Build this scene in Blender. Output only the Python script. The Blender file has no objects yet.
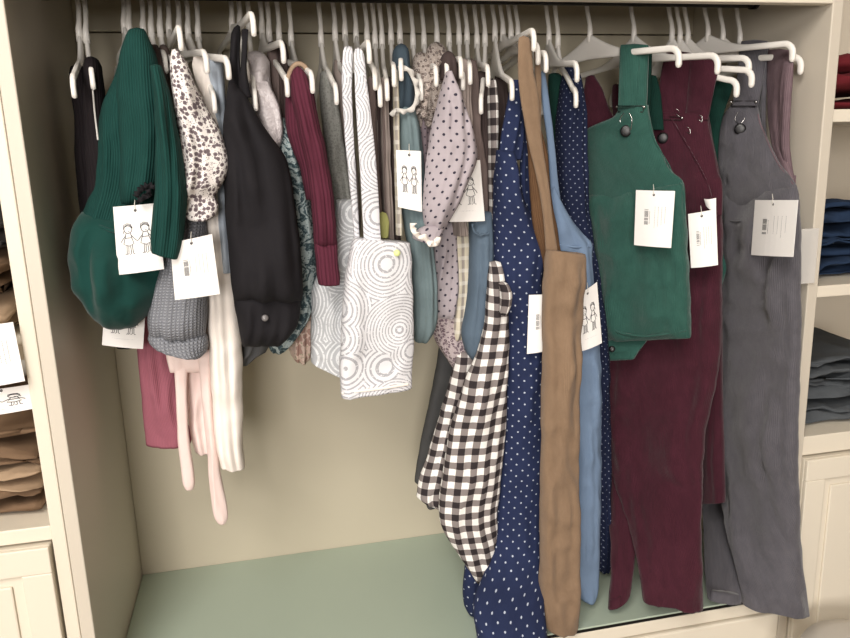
import bpy, math, random
from mathutils import Vector, Matrix, noise
C = bpy.context.scene.collection
PI = math.pi
# ------------------------------------------------------------------ camera
H = 1.45
CAM = Vector((0.0, -0.95, H))
F, YAW, PITCH, ROLL = 742.94, 0.21488, 0.22461, -0.0283
def basis():
    sy, cy, sp, cp = math.sin(YAW), math.cos(YAW), math.sin(PITCH), math.cos(PITCH)
    f = Vector((sy*cp, cy*cp, -sp)); r = Vector((cy, -sy, 0)); u = r.cross(f)
    c, s = math.cos(ROLL), math.sin(ROLL)
    return c*r + s*u, -s*r + c*u, f
RT, UP, FW = basis()
def ray(px, py): return FW + RT*((px-425)/F) + UP*((319-py)/F)
def at(px, py, Y):
    d = ray(px, py); return CAM + d*((Y-CAM.y)/d.y)
cd = bpy.data.cameras.new('camera'); cam = bpy.data.objects.new('camera', cd); C.objects.link(cam)
cd.sensor_width = 36; cd.lens = F*36/850; cd.clip_start = .05
M = Matrix((RT, UP, -FW)).transposed().to_4x4(); M.translation = CAM
cam.matrix_world = M
S = bpy.context.scene; S.camera = cam
XL, XR, YB, ZS = -0.25467, 0.79937, 0.3468, H-0.7371

# ------------------------------------------------------------------ materials
def lin(c):
    return tuple(((x/255)/12.92 if x/255 <= .04045 else ((x/255+.055)/1.055)**2.4) for x in c)
class NB:
    def __init__(s, name, rough=.85, sheen=0.0, metal=0.0, trans=0.0):
        s.m = bpy.data.materials.new(name); s.m.use_nodes = True; s.t = s.m.node_tree
        s.b = s.t.nodes['Principled BSDF']; s.b.inputs['Roughness'].default_value = rough
        s.b.inputs['Metallic'].default_value = metal
        s.b.inputs['Specular IOR Level'].default_value = .5 if rough < .6 else .25
        if sheen: s.b.inputs['Sheen Weight'].default_value = sheen; s.b.inputs['Sheen Roughness'].default_value = .4
        if trans: s.b.inputs['Transmission Weight'].default_value = trans
    def n(s, t, **k):
        x = s.t.nodes.new(t)
        for a, v in k.items():
            if a[0] == '_': x.inputs[int(a[1:])].default_value = v
            else: setattr(x, a, v)
        return x
    def l(s, a, b): s.t.links.new(a, b)
    def uv(s): return s.n('ShaderNodeTexCoord').outputs['UV']
    def obj(s): return s.n('ShaderNodeTexCoord').outputs['Object']
    def math(s, op, a, b=None):
        x = s.n('ShaderNodeMath', operation=op)
        for i, v in enumerate((a, b)):
            if v is None: continue
            if hasattr(v, 'links'): s.l(v, x.inputs[i])
            else: x.inputs[i].default_value = v
        return x.outputs[0]
    def vm(s, op, a, b=None, out=0):
        x = s.n('ShaderNodeVectorMath', operation=op)
        for i, v in enumerate((a, b)):
            if v is None: continue
            if hasattr(v, 'links'): s.l(v, x.inputs[i])
            else: x.inputs[i].default_value = v
        return x.outputs[out]
    def mix(s, f, a, b):
        x = s.n('ShaderNodeMix', data_type='RGBA')
        if hasattr(f, 'links'): s.l(f, x.inputs[0])
        else: x.inputs[0].default_value = f
        for i, v in ((6, a), (7, b)):
            if hasattr(v, 'links'): s.l(v, x.inputs[i])
            else: x.inputs[i].default_value = (*lin(v), 1)
        return x.outputs[2]
    def noise(s, vec, sc, det=3, rough=.6):
        x = s.n('ShaderNodeTexNoise'); s.l(vec, x.inputs['Vector'])
        x.inputs['Scale'].default_value = sc; x.inputs['Detail'].default_value = det; x.inputs['Roughness'].default_value = rough
        return x.outputs['Fac']
    def vor(s, vec, sc, rand=1.0, feat='F1'):
        x = s.n('ShaderNodeTexVoronoi', feature=feat); s.l(vec, x.inputs['Vector'])
        x.inputs['Scale'].default_value = sc; x.inputs['Randomness'].default_value = rand
        return x
    def bump(s, h, st, dist=.001):
        x = s.n('ShaderNodeBump'); x.inputs['Strength'].default_value = st; x.inputs['Distance'].default_value = dist
        s.l(h, x.inputs['Height']); s.l(x.outputs[0], s.b.inputs['Normal'])
    def col(s, c):
        if hasattr(c, 'links'): s.l(c, s.b.inputs['Base Color'])
        else: s.b.inputs['Base Color'].default_value = (*lin(c), 1)
def dark(c, k): return tuple(x*k for x in c)
MAT = {}
def fab(name, kind, c1, c2=None, c3=None, sc=1.0, sheen=.0, rough=.9, bump=.5):
    b = NB(name, rough, sheen); uv = b.uv()
    c2 = c2 or dark(c1, .72)
    weave = b.noise(b.vm('MULTIPLY', uv, (1, 1, 1)), 900, 2)
    blot = b.noise(uv, 28, 3)
    sx = b.n('ShaderNodeSeparateXYZ'); b.l(uv, sx.inputs[0]); U, V = sx.outputs[0], sx.outputs[1]
    if kind == 'plain':
        b.col(b.mix(b.math('MULTIPLY', blot, .6), c1, c2)); b.bump(b.math('ADD', weave, b.math('MULTIPLY', blot, 3)), bump*.5)
    elif kind in ('rib', 'cord'):
        fr = (210 if kind == 'rib' else 420)*sc
        w = b.math('ABSOLUTE', b.math('SINE', b.math('MULTIPLY', U, fr*PI)))
        k = b.math('MULTIPLY', b.math('SUBTRACT', 1.0, w), .4 if kind == 'rib' else .2)
        pile = b.noise(b.vm('MULTIPLY', uv, (70, 34, 1)), 1.0, 5, .75)
        rub = b.mix(b.math('MULTIPLY', b.math('SUBTRACT', pile, .3), 1.7 if kind == 'cord' else .4), c2, c1)
        b.col(b.mix(k, rub, dark(c2, .75))); b.bump(b.math('ADD', b.math('ADD', w, b.math('MULTIPLY', weave, .3)), b.math('MULTIPLY', pile, 3.0 if kind == 'cord' else .5)), bump, .0012)
    elif kind == 'knit':
        w = b.math('ABSOLUTE', b.math('SINE', b.math('MULTIPLY', U, 190*sc*PI)))
        w2 = b.math('ABSOLUTE', b.math('SINE', b.math('ADD', b.math('MULTIPLY', V, 260*sc*PI), b.math('MULTIPLY', w, 1.5))))
        k = b.math('MULTIPLY', w, w2)
        b.col(b.mix(b.math('MULTIPLY', b.math('SUBTRACT', 1.0, k), .6), c1, c2)); b.bump(k, bump*1.6, .002)
    elif kind == 'dots':
        v = b.vm('MULTIPLY', uv, (sc, sc, 0))
        d = []
        for o in ((0, 0, 0), (.5, .5, 0)):
            q = b.vm('ADD', v, o)
            d.append(b.vm('LENGTH', b.vm('SUBTRACT', b.vm('FRACTION', q), (.5, .5, 0)), out=1))
        m = b.math('LESS_THAN', b.math('MINIMUM', *d), .075 if c1[0] < 60 else .11)
        b.col(b.mix(m, b.mix(b.math('MULTIPLY', blot, .7), c1, dark(c1, .75)), c2)); b.bump(b.math('ADD', weave, b.math('MULTIPLY', blot, 2)), bump*.5)
    elif kind == 'gingham':
        a = b.math('GREATER_THAN', b.math('FRACT', b.math('MULTIPLY', U, sc)), .5)
        c = b.math('GREATER_THAN', b.math('FRACT', b.math('MULTIPLY', V, sc)), .5)
        s_ = b.math('ADD', a, c)
        h = b.mix(b.math('GREATER_THAN', s_, .5), c1, c2)
        b.col(b.mix(b.math('GREATER_THAN', s_, 1.5), h, c3)); b.bump(weave, bump*.5)
    elif kind == 'plaid':
        a = b.math('GREATER_THAN', b.math('FRACT', b.math('MULTIPLY', U, sc)), .62)
        c = b.math('GREATER_THAN', b.math('FRACT', b.math('MULTIPLY', V, sc*.6)), .7)
        b.col(b.mix(b.math('MULTIPLY', c, .5), b.mix(b.math('MULTIPLY', a, .9), c1, c2), c3 or c2)); b.bump(weave, bump*.5)
    elif kind == 'floral':
        wv = b.n('ShaderNodeVectorMath', operation='ADD'); b.l(uv, wv.inputs[0])
        nn = b.n('ShaderNodeTexNoise'); nn.inputs['Scale'].default_value = 240; b.l(uv, nn.inputs['Vector'])
        b.l(b.vm('MULTIPLY', b.vm('SUBTRACT', nn.outputs['Color'], (.5, .5, .5)), (.0022, .0022, 0)), wv.inputs[1])
        v1 = b.vor(wv.outputs[0], sc, .65); v2 = b.vor(wv.outputs[0], sc*2.7)
        m1 = b.math('LESS_THAN', v1.outputs['Distance'], .47); m2 = b.math('LESS_THAN', v2.outputs['Distance'], .3)
        m3 = b.math('LESS_THAN', v1.outputs['Distance'], .14)
        b.col(b.mix(m3, b.mix(m1, b.mix(b.math('MULTIPLY', m2, .8), c1, c3 or c2), c2), c3 or c1)); b.bump(weave, bump*.5)
    elif kind in ('circles', 'paisley'):
        src = uv
        if kind == 'paisley':
            nn = b.n('ShaderNodeTexNoise'); nn.inputs['Scale'].default_value = 60; b.l(uv, nn.inputs['Vector'])
            src = b.vm('ADD', uv, b.vm('MULTIPLY', b.vm('SUBTRACT', nn.outputs['Color'], (.5, .5, .5)), (.03, .03, 0)))
        v = b.vor(src, sc, .75)
        k = b.math('SINE', b.math('MULTIPLY', v.outputs['Distance'], 105 if kind == 'circles' else 30))
        brk = b.math('GREATER_THAN', b.noise(uv, 330, 2), .40)
        m = b.math('MULTIPLY', b.math('GREATER_THAN', k, .35 if kind == 'circles' else .1), brk)
        base = c1 if kind == 'circles' else b.mix(b.math('GREATER_THAN', b.noise(uv, 260, 3), .55), c1, c3)
        b.col(b.mix(b.math('MULTIPLY', m, .85), base, c2)); b.bump(b.math('ADD', weave, b.math('MULTIPLY', blot, 2)), bump*.4)
    elif kind == 'denim':
        tw = b.noise(b.vm('MULTIPLY', uv, (900, 120, 1)), 1.0, 3)
        fade = b.noise(b.vm('MULTIPLY', uv, (40, 12, 1)), 1.0, 4)
        b.col(b.mix(fade, b.mix(tw, c1, c2), c1)); b.bump(b.math('ADD', tw, b.math('MULTIPLY', fade, 2)), bump)
    elif kind == 'satin':
        b.col(b.mix(blot, c1, c2)); b.bump(b.noise(uv, 70, 3), bump*2, .004)
    MAT[name] = b.m; return b.m
def solid(name, c, rough=.6, metal=0, sheen=0, var=.0, trans=0, bump=0, sc=8):
    b = NB(name, rough, sheen, metal, trans)
    if var or bump:
        n = b.noise(b.obj(), sc, 4)
        b.col(b.mix(n, dark(c, 1-var), c)) if var else b.col(c)
        if bump: b.bump(n, bump, .002)
    else: b.col(c)
    MAT[name] = b.m; return b.m
solid('laminate', (208, 199, 184), .45, var=.04, sc=3)
solid('cabinet_paint', (228, 219, 202), .4, var=.03, sc=3)
solid('back_board', (200, 191, 170), .6, var=.05, sc=2)
solid('hanger_plastic', (236, 232, 226), .35, sheen=0)
solid('rod_metal', (38, 33, 30), .35, metal=.7, var=.3, sc=60)
solid('black_gap', (14, 13, 12), .6)
solid('card', (246, 243, 240), .6)
solid('print', (60, 58, 62), .8)
solid('print_pale', (165, 163, 165), .8)
solid('string', (225, 220, 210), .8)
solid('button_black', (14, 13, 16), .4)
solid('button_grey', (110, 106, 106), .3)
solid('button_yellow', (214, 224, 150), .4)
solid('buckle', (190, 188, 185), .25, metal=1)
solid('floor_stone', (170, 160, 145), .4, var=.15, sc=2)
solid('wall_paint', (215, 208, 195), .8, var=.03)
solid('light_block_dark', (96, 86, 76), .8, var=.05)  # dark finish of the two added light-blocking slabs
solid('stool_vinyl', (205, 198, 188), .5, var=.05)
solid('shelf_green', (178, 192, 176), .12, var=.03, sc=3)
gb = NB('clear_plastic', .25); gb.col((235, 232, 228)); gb.b.inputs['Alpha'].default_value = .45; MAT['clear_plastic'] = gb.m

fab('black_knit', 'rib', (34, 26, 30), sc=1.2)
fab('black_cotton', 'plain', (32, 30, 33), (24, 22, 26))
fab('white_piping', 'plain', (220, 216, 210))
fab('green_rib', 'rib', (24, 74, 68), (18, 60, 55), sc=1.55, bump=.6)
fab('green_velvet', 'plain', (20, 66, 60), (14, 50, 46), sheen=.15)
fab('floral_brown', 'floral', (236, 230, 226), (112, 100, 104), (74, 64, 68), sc=185)
fab('grey_knit', 'knit', (150, 152, 158), (100, 102, 110))
fab('cream_cotton', 'plain', (244, 236, 228), (236, 226, 218))
fab('pink_tights', 'plain', (240, 220, 214), (230, 206, 200))
fab('rose_rib', 'rib', (178, 112, 126), (160, 96, 110), sc=2.2)
fab('pale_blue', 'plain', (178, 188, 200), (150, 160, 174))
fab('satin_silver', 'satin', (212, 204, 204), (172, 164, 166), rough=.35, bump=.6)
fab('paisley_teal', 'paisley', (54, 70, 76), (168, 180, 180), (108, 126, 128), sc=30)
fab('peach_floral', 'floral', (214, 192, 180), (170, 140, 130), (150, 150, 120), sc=90)
fab('burgundy_rib', 'rib', (104, 48, 66), (86, 36, 52), sc=1.0, bump=.7)
fab('tan_lining', 'plain', (176, 150, 126))
fab('grey_melange', 'floral', (128, 128, 124), (112, 113, 108), (142, 142, 138), sc=300)
fab('circle_white', 'circles', (226, 226, 230), (156, 156, 162), sc=15)
fab('circle_grey', 'circles', (176, 178, 182), (226, 228, 230), sc=15)
fab('taupe', 'plain', (112, 98, 94), (88, 76, 74))
fab('taupe_light', 'plain', (152, 140, 134), (120, 108, 104))
fab('brown_dark', 'plain', (74, 62, 60), (58, 48, 48))
fab('green_mustard', 'plain', (150, 150, 92))
fab('muslin_blue', 'plain', (114, 130, 133), (86, 102, 107), bump=1.2)
fab('muslin_dark', 'plain', (66, 80, 90), (46, 58, 70), bump=1.2)
fab('dots_lilac', 'dots', (186, 176, 182), (52, 48, 62), sc=62)
fab('dots_brown', 'dots', (142, 128, 134), (52, 48, 58), sc=90)
fab('lace', 'floral', (170, 158, 150), (110, 98, 94), (210, 202, 196), sc=220)
fab('plaid_cream', 'plaid', (206, 198, 178), (150, 142, 136), (226, 222, 214), sc=90)
fab('floral_small', 'floral', (182, 168, 170), (112, 96, 104), (206, 198, 196), sc=210)
fab('chambray', 'denim', (96, 112, 128), (68, 84, 100))
fab('gingham', 'gingham', (240, 238, 234), (134, 126, 124), (48, 42, 44), sc=49)
fab('grey_dark', 'plain', (84, 84, 84), (64, 64, 66))
fab('navy_dots', 'dots', (38, 48, 82), (176, 184, 200), sc=57)
fab('navy_dots_dark', 'dots', (24, 32, 60), (140, 148, 168), sc=80)
fab('tan_cord', 'cord', (150, 126, 103), (134, 110, 88), sc=1.6, sheen=.1)
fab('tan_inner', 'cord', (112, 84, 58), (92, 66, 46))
fab('denim_light', 'denim', (116, 136, 162), (92, 112, 140))
fab('green_cord', 'cord', (56, 98, 88), (40, 78, 70), sheen=.2)
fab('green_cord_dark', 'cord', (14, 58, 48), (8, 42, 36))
fab('maroon_cord', 'cord', (78, 34, 48), (58, 22, 34), sheen=.15)
fab('grey_cord', 'cord', (104, 102, 108), (82, 80, 86), sheen=.25)
fab('mauve_cord', 'cord', (132, 112, 118), (104, 86, 92))
fab('jeans_blue', 'denim', (36, 54, 80), (22, 34, 54))
fab('jeans_grey', 'denim', (86, 90, 94), (54, 58, 62))
fab('red_cloth', 'plain', (108, 30, 38), (80, 20, 28))
fab('brown_cotton', 'plain', (122, 98, 76), (98, 76, 58))
fab('beige_cotton', 'plain', (172, 148, 122), (146, 122, 98))
fab('dark_grey_cloth', 'plain', (84, 82, 80), (56, 54, 54))

# ------------------------------------------------------------------ object helpers
def link(o, parent=None):
    C.objects.link(o)
    if parent is not None: o.parent = parent
    return o
def tagp(o, label=None, cat=None, group=None, kind=None):
    if label: o['label'] = label
    if cat: o['category'] = cat
    if group: o['group'] = group
    if kind: o['kind'] = kind
    return o
def thing(name, loc, label, cat, group=None):
    o = bpy.data.objects.new(name, None); o.empty_display_size = .02; o.location = loc; C.objects.link(o)
    return tagp(o, label, cat, group)
def mesh(name, vs, fs, mat, parent=None, uvs=None, smooth=True, loc=None):
    """vs in world coordinates; the object's origin goes to loc (or the first point's centre)."""
    vs = [Vector(v) for v in vs]
    if parent is not None:
        r_ = parent
        while r_.parent is not None: r_ = r_.parent
        org = r_.location.copy()
    else: org = loc if loc is not None else sum(vs, Vector())/len(vs)
    me = bpy.data.meshes.new(name); me.from_pydata([v-org for v in vs], [], fs); me.update()
    me.materials.append(MAT[mat])
    ul = me.uv_layers.new(name='UVMap')
    for p in me.polygons:
        p.use_smooth = smooth
        for li in p.loop_indices:
            vi = me.loops[li].vertex_index
            v = vs[vi]
            ul.data[li].uv = uvs[vi] if uvs else (v.x+v.y*.7, v.z)
    o = bpy.data.objects.new(name, me)
    if parent is None: o.location = org
    return link(o, parent)
def box_geo(a, b):
    x0, y0, z0 = a; x1, y1, z1 = b
    v = [(x, y, z) for z in (z0, z1) for y in (y0, y1) for x in (x0, x1)]
    f = [(0, 2, 3, 1), (4, 5, 7, 6), (0, 1, 5, 4), (2, 6, 7, 3), (0, 4, 6, 2), (1, 3, 7, 5)]
    return v, f
def box(name, a, b, mat, parent=None, bev=.0015):
    v, f = box_geo(a, b); o = mesh(name, v, f, mat, parent, smooth=False)
    if bev:
        m = o.modifiers.new('bevel', 'BEVEL'); m.width = bev; m.segments = 2
    return o
def tube_geo(path, r, n=8, flat=1.0, closed=False):
    """round tube round a path of Vectors; r number or list"""
    vs, fs = [], []; N = len(path)
    prev = None
    for i, p in enumerate(path):
        if closed: t = path[(i+1) % N]-path[i-1]
        else: t = path[min(i+1, N-1)]-path[max(i-1, 0)]
        if t.length < 1e-9: t = Vector((0, 0, 1))
        t.normalize()
        a = Vector((1, 0, 0)) if prev is None else prev
        a = a-t*a.dot(t)
        if a.length < 1e-4: a = Vector((0, 1, 0))-t*t.y
        a.normalize(); prev = a; b = t.cross(a)
        rr = r[i] if isinstance(r, (list, tuple)) else r
        for k in range(n):
            th = 2*PI*k/n; vs.append(p+a*math.cos(th)*rr*flat+b*math.sin(th)*rr)
    for i in range(N if closed else N-1):
        j = (i+1) % N
        for k in range(n):
            fs.append((i*n+k, i*n+(k+1) % n, j*n+(k+1) % n, j*n+k))
    if not closed: fs.append(tuple(range(n))[::-1]); fs.append(tuple((N-1)*n+k for k in range(n)))
    return vs, fs
def tube(name, path, r, mat, parent=None, **k):
    v, f = tube_geo([Vector(p) for p in path], r, **k); return mesh(name, v, f, mat, parent)
def crom(P, t):
    n = len(P)-1; i = min(int(t), n-1); f = t-i
    p0, p1, p2, p3 = P[max(i-1, 0)], P[i], P[i+1], P[min(i+2, n)]
    o = []
    for a, b, c, d in zip(p0, p1, p2, p3):
        m1 = (c-a)/2; m2 = (d-b)/2
        if (b-a)*(c-b) <= 0: m1 = 0
        if (c-b)*(d-c) <= 0: m2 = 0
        f2, f3 = f*f, f*f*f
        o.append((2*f3-3*f2+1)*b+(f3-2*f2+f)*m1+(-2*f3+3*f2)*c+(f3-f2)*m2)
    return o
def cloth(name, mat, st, Y=.05, Y2=None, th=.03, parent=None, fold=.0055, freq=28, seed=1, top='round', bot='open', e=2.4, label=None, wr=.0022, taper=True, ring=56, step=.0062, hem=0):
    """A hanging piece of cloth with body: rows of left and right outline points, each at its own
    distance from the shop front, closed round front and back, with folds and hollow hem."""
    Y2 = Y if Y2 is None else Y2
    rows = []
    for s in st:
        if len(s) == 3: y, a, b = s; r = (a, y, b, y, Y, Y2)
        elif len(s) == 4: r = (*s, Y, Y2)
        elif len(s) == 5: y, a, b, ya, yb = s; r = (a, y, b, y, ya, yb)
        else: r = tuple(s)
        PL, PR = at(r[0], r[1], r[4]), at(r[2], r[3], r[5])
        rows.append((*PL, *PR))
    segs = len(rows)-1
    ts = []
    for i in range(segs):
        a, b = rows[i], rows[i+1]
        L = max((Vector(a[:3])-Vector(b[:3])).length, (Vector(a[3:])-Vector(b[3:])).length)
        k = max(2, int(L/step)); ts += [i+j/k for j in range(k)]
    ts.append(segs)
    rnd = random.Random(seed*7919+13)
    ph = [(rnd.uniform(.6, 1.5)*freq, rnd.uniform(0, 6.28), rnd.uniform(-4, 4), rnd.uniform(.5, 1)) for _ in range(3)]
    vs, uvs, fs = [], [], []
    T = len(ts)
    length = (Vector(rows[0][:3])+Vector(rows[0][3:])-Vector(rows[-1][:3])-Vector(rows[-1][3:])).length/2
    dist = 0; pc = None
    for ri, t in enumerate(ts):
        q = crom(rows, t); PL, PR = Vector(q[:3]), Vector(q[3:])
        c = (PL+PR)/2; a = (PR-PL)/2
        if pc is not None: dist += (c-pc).length
        pc = c.copy()
        b = Vector((a.y, -a.x, 0))
        if b.length < 1e-6: b = Vector((0, -1, 0))
        b.normalize()
        if b.dot(CAM-c) < 0: b = -b
        hw = a.length
        k = 1.0
        if top == 'round':
            d0 = min(1, dist/.03); k = .3+.7*math.sqrt(max(0, d0*(2-d0)))
        if bot == 'round':
            d0 = min(1, max(0, (length-dist))/.03); k *= .3+.7*math.sqrt(max(0, d0*(2-d0)))
        if hem and length-dist < hem: k *= 1.1
        tk = th/2*k
        if taper: tk = min(tk, hw*1.6+.002)
        arc = 0; prev = None; rv = []
        grow = min(1, dist/.05)
        for i in range(ring):
            an = 2*PI*i/ring
            cx, sy_ = math.cos(an), math.sin(an)
            x = math.copysign(abs(cx)**(2/e), cx); y = math.copysign(abs(sy_)**(2/e), sy_)
            s = x*hw; w = max(0, 1-x*x)**.5
            fo = sum(A*math.sin(s*fq*2*PI/1.0*.16*6.28/1.0+p+dr*dist) for fq, p, dr, A in ph)/1.8
            fo = (abs(fo)*2-.7)
            nz = noise.noise(Vector((s*22+seed*3.1, dist*16, y*.6+seed)))
            nz2 = noise.noise(Vector((s*60+seed*1.7, dist*38+7, seed)))
            rd = 1-abs(noise.noise(Vector((s*26+dist*3*math.sin(seed)+seed*5.3, dist*5, seed*.7))))*2.2
            rd2 = 1-abs(noise.noise(Vector((s*15+dist*9+seed*2.3, dist*17-s*9, seed*1.3))))*2.4
            off = (fo*fold*grow*(.6+.8*nz)+nz*wr*3+nz2*wr+(max(rd, -.4)**3*fold*.9+max(rd2, -.2)**3*wr*1.3)*grow)*w
            p = c+a*x+b*(tk*y+off)
            p += a.normalized()*(nz2*wr*.7*x) if hw > 1e-6 else Vector()
            p.z += nz*wr*.5
            rv.append((p, s, y))
        # u from arc distance either side of the front centre
        bp = []
        for i in range(ring):
            an = 2*PI*i/ring; cx, sy_ = math.cos(an), math.sin(an)
            bp.append((math.copysign(abs(cx)**(2/e), cx)*hw, math.copysign(abs(sy_)**(2/e), sy_)*tk))
        q4 = ring//4; us = [0]*ring; acc = 0
        for k in range(1, ring//2+1):
            i = (q4-k) % ring; j = (q4-k+1) % ring
            acc += math.hypot(bp[i][0]-bp[j][0], bp[i][1]-bp[j][1]); us[i] = acc; us[(q4+k) % ring] = -acc
        for i, (p, s, y) in enumerate(rv):
            vs.append(p); uvs.append((us[i], p.z))
    for r in range(T-1):
        for i in range(ring):
            j = (i+1) % ring
            fs.append((r*ring+i, (r+1)*ring+i, (r+1)*ring+j, r*ring+j))
    # top cap, hollow bottom
    ct = sum(vs[:ring], Vector())/ring; ct.z += .002*(top == 'round'); vs.append(ct); uvs.append((0, ct.z)); ti = len(vs)-1
    for i in range(ring): fs.append((ti, i, (i+1) % ring))
    base = (T-1)*ring
    last = vs[base:base+ring]; cb = sum(last, Vector())/ring
    if bot == 'open' and (last[0]-last[ring//2]).length > .02:
        k0 = len(vs); up = Vector((0, 0, .014))
        for v in last: vs.append(cb+(v-cb)*.86+up*.1); uvs.append((0, v.z))
        for v in last: vs.append(cb+(v-cb)*.8+up); uvs.append((0, v.z))
        for i in range(ring):
            j = (i+1) % ring
            fs.append((base+i, k0+i, k0+j, base+j)); fs.append((k0+i, k0+ring+i, k0+ring+j, k0+j))
        vs.append(cb+up); uvs.append((0, cb.z)); bi = len(vs)-1
        for i in range(ring): fs.append((k0+ring+i, bi, k0+ring+(i+1) % ring))
    else:
        vs.append(cb); uvs.append((0, cb.z)); bi = len(vs)-1
        for i in range(ring): fs.append((base+i, bi, base+(i+1) % ring))
    o = mesh(name, vs, fs, mat, parent, uvs)
    if label: o['label'] = label
    return o
def ruffle(name, mat, pts, Y, w=.008, amp=.004, waves=10, parent=None, th=.0025, label=None):
    """gathered frill along a pixel polyline"""
    P = [tuple(at(x, y, Y)) for x, y in pts]; n = 90; path = []
    for i in range(n+1):
        q = Vector(crom(P, i/n*(len(P)-1))); path.append(q)
    vs, fs, uv = [], [], []
    for i, p in enumerate(path):
        t = (path[min(i+1, n)]-path[max(i-1, 0)]).normalized()
        nrm = Vector((-t.z, 0, t.x))
        wob = math.sin(i/n*waves*2*PI); wob2 = math.sin(i/n*waves*2*PI*1.37+1)
        for k, (s, d) in enumerate(((0, 0), (.5, .6), (1, 1))):
            c = p+nrm*w*s*(1+.25*wob2)+Vector((0, -1, 0))*(amp*wob*d)
            vs.append(c+Vector((0, -th/2, 0))); vs.append(c+Vector((0, th/2, 0))); uv += [(i*.002, s*w)]*2
    for i in range(n):
        a, b = i*6, (i+1)*6
        for k in (0, 2): fs.append((a+k, a+k+2, b+k+2, b+k)); fs.append((a+k+1, b+k+1, b+k+3, a+k+3))
        fs.append((a, b, b+1, a+1)); fs.append((a+4, a+5, b+5, b+4))
    o = mesh(name, vs, fs, mat, parent, uv)
    if label: o['label'] = label
    return o
from mathutils.bvhtree import BVHTree
def snap(px, py, Y, root, pull=.001):
    r_ = root
    while r_.parent is not None: r_ = r_.parent
    best = None; d = ray(px, py).normalized(); k = r_['category'], r_.name
    for o in C.objects:
        if o.type != 'MESH': continue
        q = o
        while q.parent is not None: q = q.parent
        if q is not r_ or not o.name.startswith(('strap', 'bib', 'body', 'leg', 'crotch')): continue
        key = o.name
        if key not in BV: BV[key] = BVHTree.FromPolygons([v.co+r_.location for v in o.data.vertices], [p.vertices[:] for p in o.data.polygons])
        h = BV[key].ray_cast(CAM, d)
        if h[0] is not None and (best is None or h[3] < best[1]): best = (h[0], h[3])
    if best is None: return at(px, py, Y)
    return best[0]-d*pull
BV = {}
def button(px, py, Y, r, mat, parent, name='button', label=None):
    c = snap(px, py, Y, parent, .003); d = (CAM-c).normalized()
    prof = [(0, .0016), (r*.4, .0015), (r*.75, .0011), (r*.95, .0004), (r, -.0006), (r, -.0018), (0, -.002)]
    a = d.cross(Vector((0, 0, 1))).normalized(); b = a.cross(d)
    vs, fs, n = [], [], 18
    for (q, h) in prof:
        for k in range(n):
            th = 2*PI*k/n; vs.append(c+a*math.cos(th)*q+b*math.sin(th)*q+d*h)
    for i in range(len(prof)-1):
        for k in range(n): fs.append((i*n+k, i*n+(k+1) % n, (i+1)*n+(k+1) % n, (i+1)*n+k))
    o = mesh(name, vs, fs, mat, parent)
    if label: o['label'] = label
    return o
def stitch_line(name, mat, pts, Y, r, parent, label=None):
    P = [tuple(snap(p[0], p[1], p[2] if len(p) > 2 else Y, parent, r*.6)) for p in pts]; n = max(12, len(P)*8)
    path = [Vector(crom(P, i/n*(len(P)-1))) for i in range(n+1)]
    o = tube(name, path, r, mat, parent, n=6)
    if label: o['label'] = label
    return o

# ------------------------------------------------------------------ swing tags
def kids():
    S_ = []
    for cx, dr in ((.30, 1), (.68, -1)):
        S_.append([(cx+.095*math.cos(a)*.95, .34+.062*math.sin(a)) for a in [k*PI/8 for k in range(17)]])       # head
        S_.append([(cx-.10, .34), (cx-.09, .28), (cx-.02, .26), (cx+.06, .27), (cx+.10, .33)])                  # hair
        S_.append([(cx-.08, .31), (cx-.02, .29), (cx+.04, .30), (cx+.085, .33)])
        S_.append([(cx-.09, .36), (cx-.11, .40)] if dr > 0 else [(cx+.09, .36), (cx+.11, .40)])
        S_.append([(cx-.02, .345), (cx-.02, .352)]); S_.append([(cx+.04, .345), (cx+.04, .352)]); S_.append([(cx, .375), (cx+.03, .378)])
        S_.append([(cx-.05, .40), (cx-.08, .47), (cx-.12, .56), (cx, .59), (cx+.11, .56), (cx+.07, .47), (cx+.05, .40)])  # smock
        S_.append([(cx-.08, .47), (cx+.07, .47)])
        S_.append([(cx-.06, .43), (cx-.15, .50), (cx-.17, .53)]) if dr > 0 else S_.append([(cx+.06, .43), (cx+.15, .50), (cx+.17, .53)])
        S_.append([(cx-.05, .58), (cx-.06, .70), (cx-.10, .715)]); S_.append([(cx-.01, .59), (cx-.02, .70), (cx-.06, .715)])
        S_.append([(cx+.03, .59), (cx+.04, .70), (cx+.00, .715)]); S_.append([(cx+.07, .575), (cx+.08, .70), (cx+.12, .715)])
    S_.append([(.36, .43), (.45, .50), (.49, .525), (.53, .50), (.62, .43)])                                   # held hands
    return S_
KIDS = kids()
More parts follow.
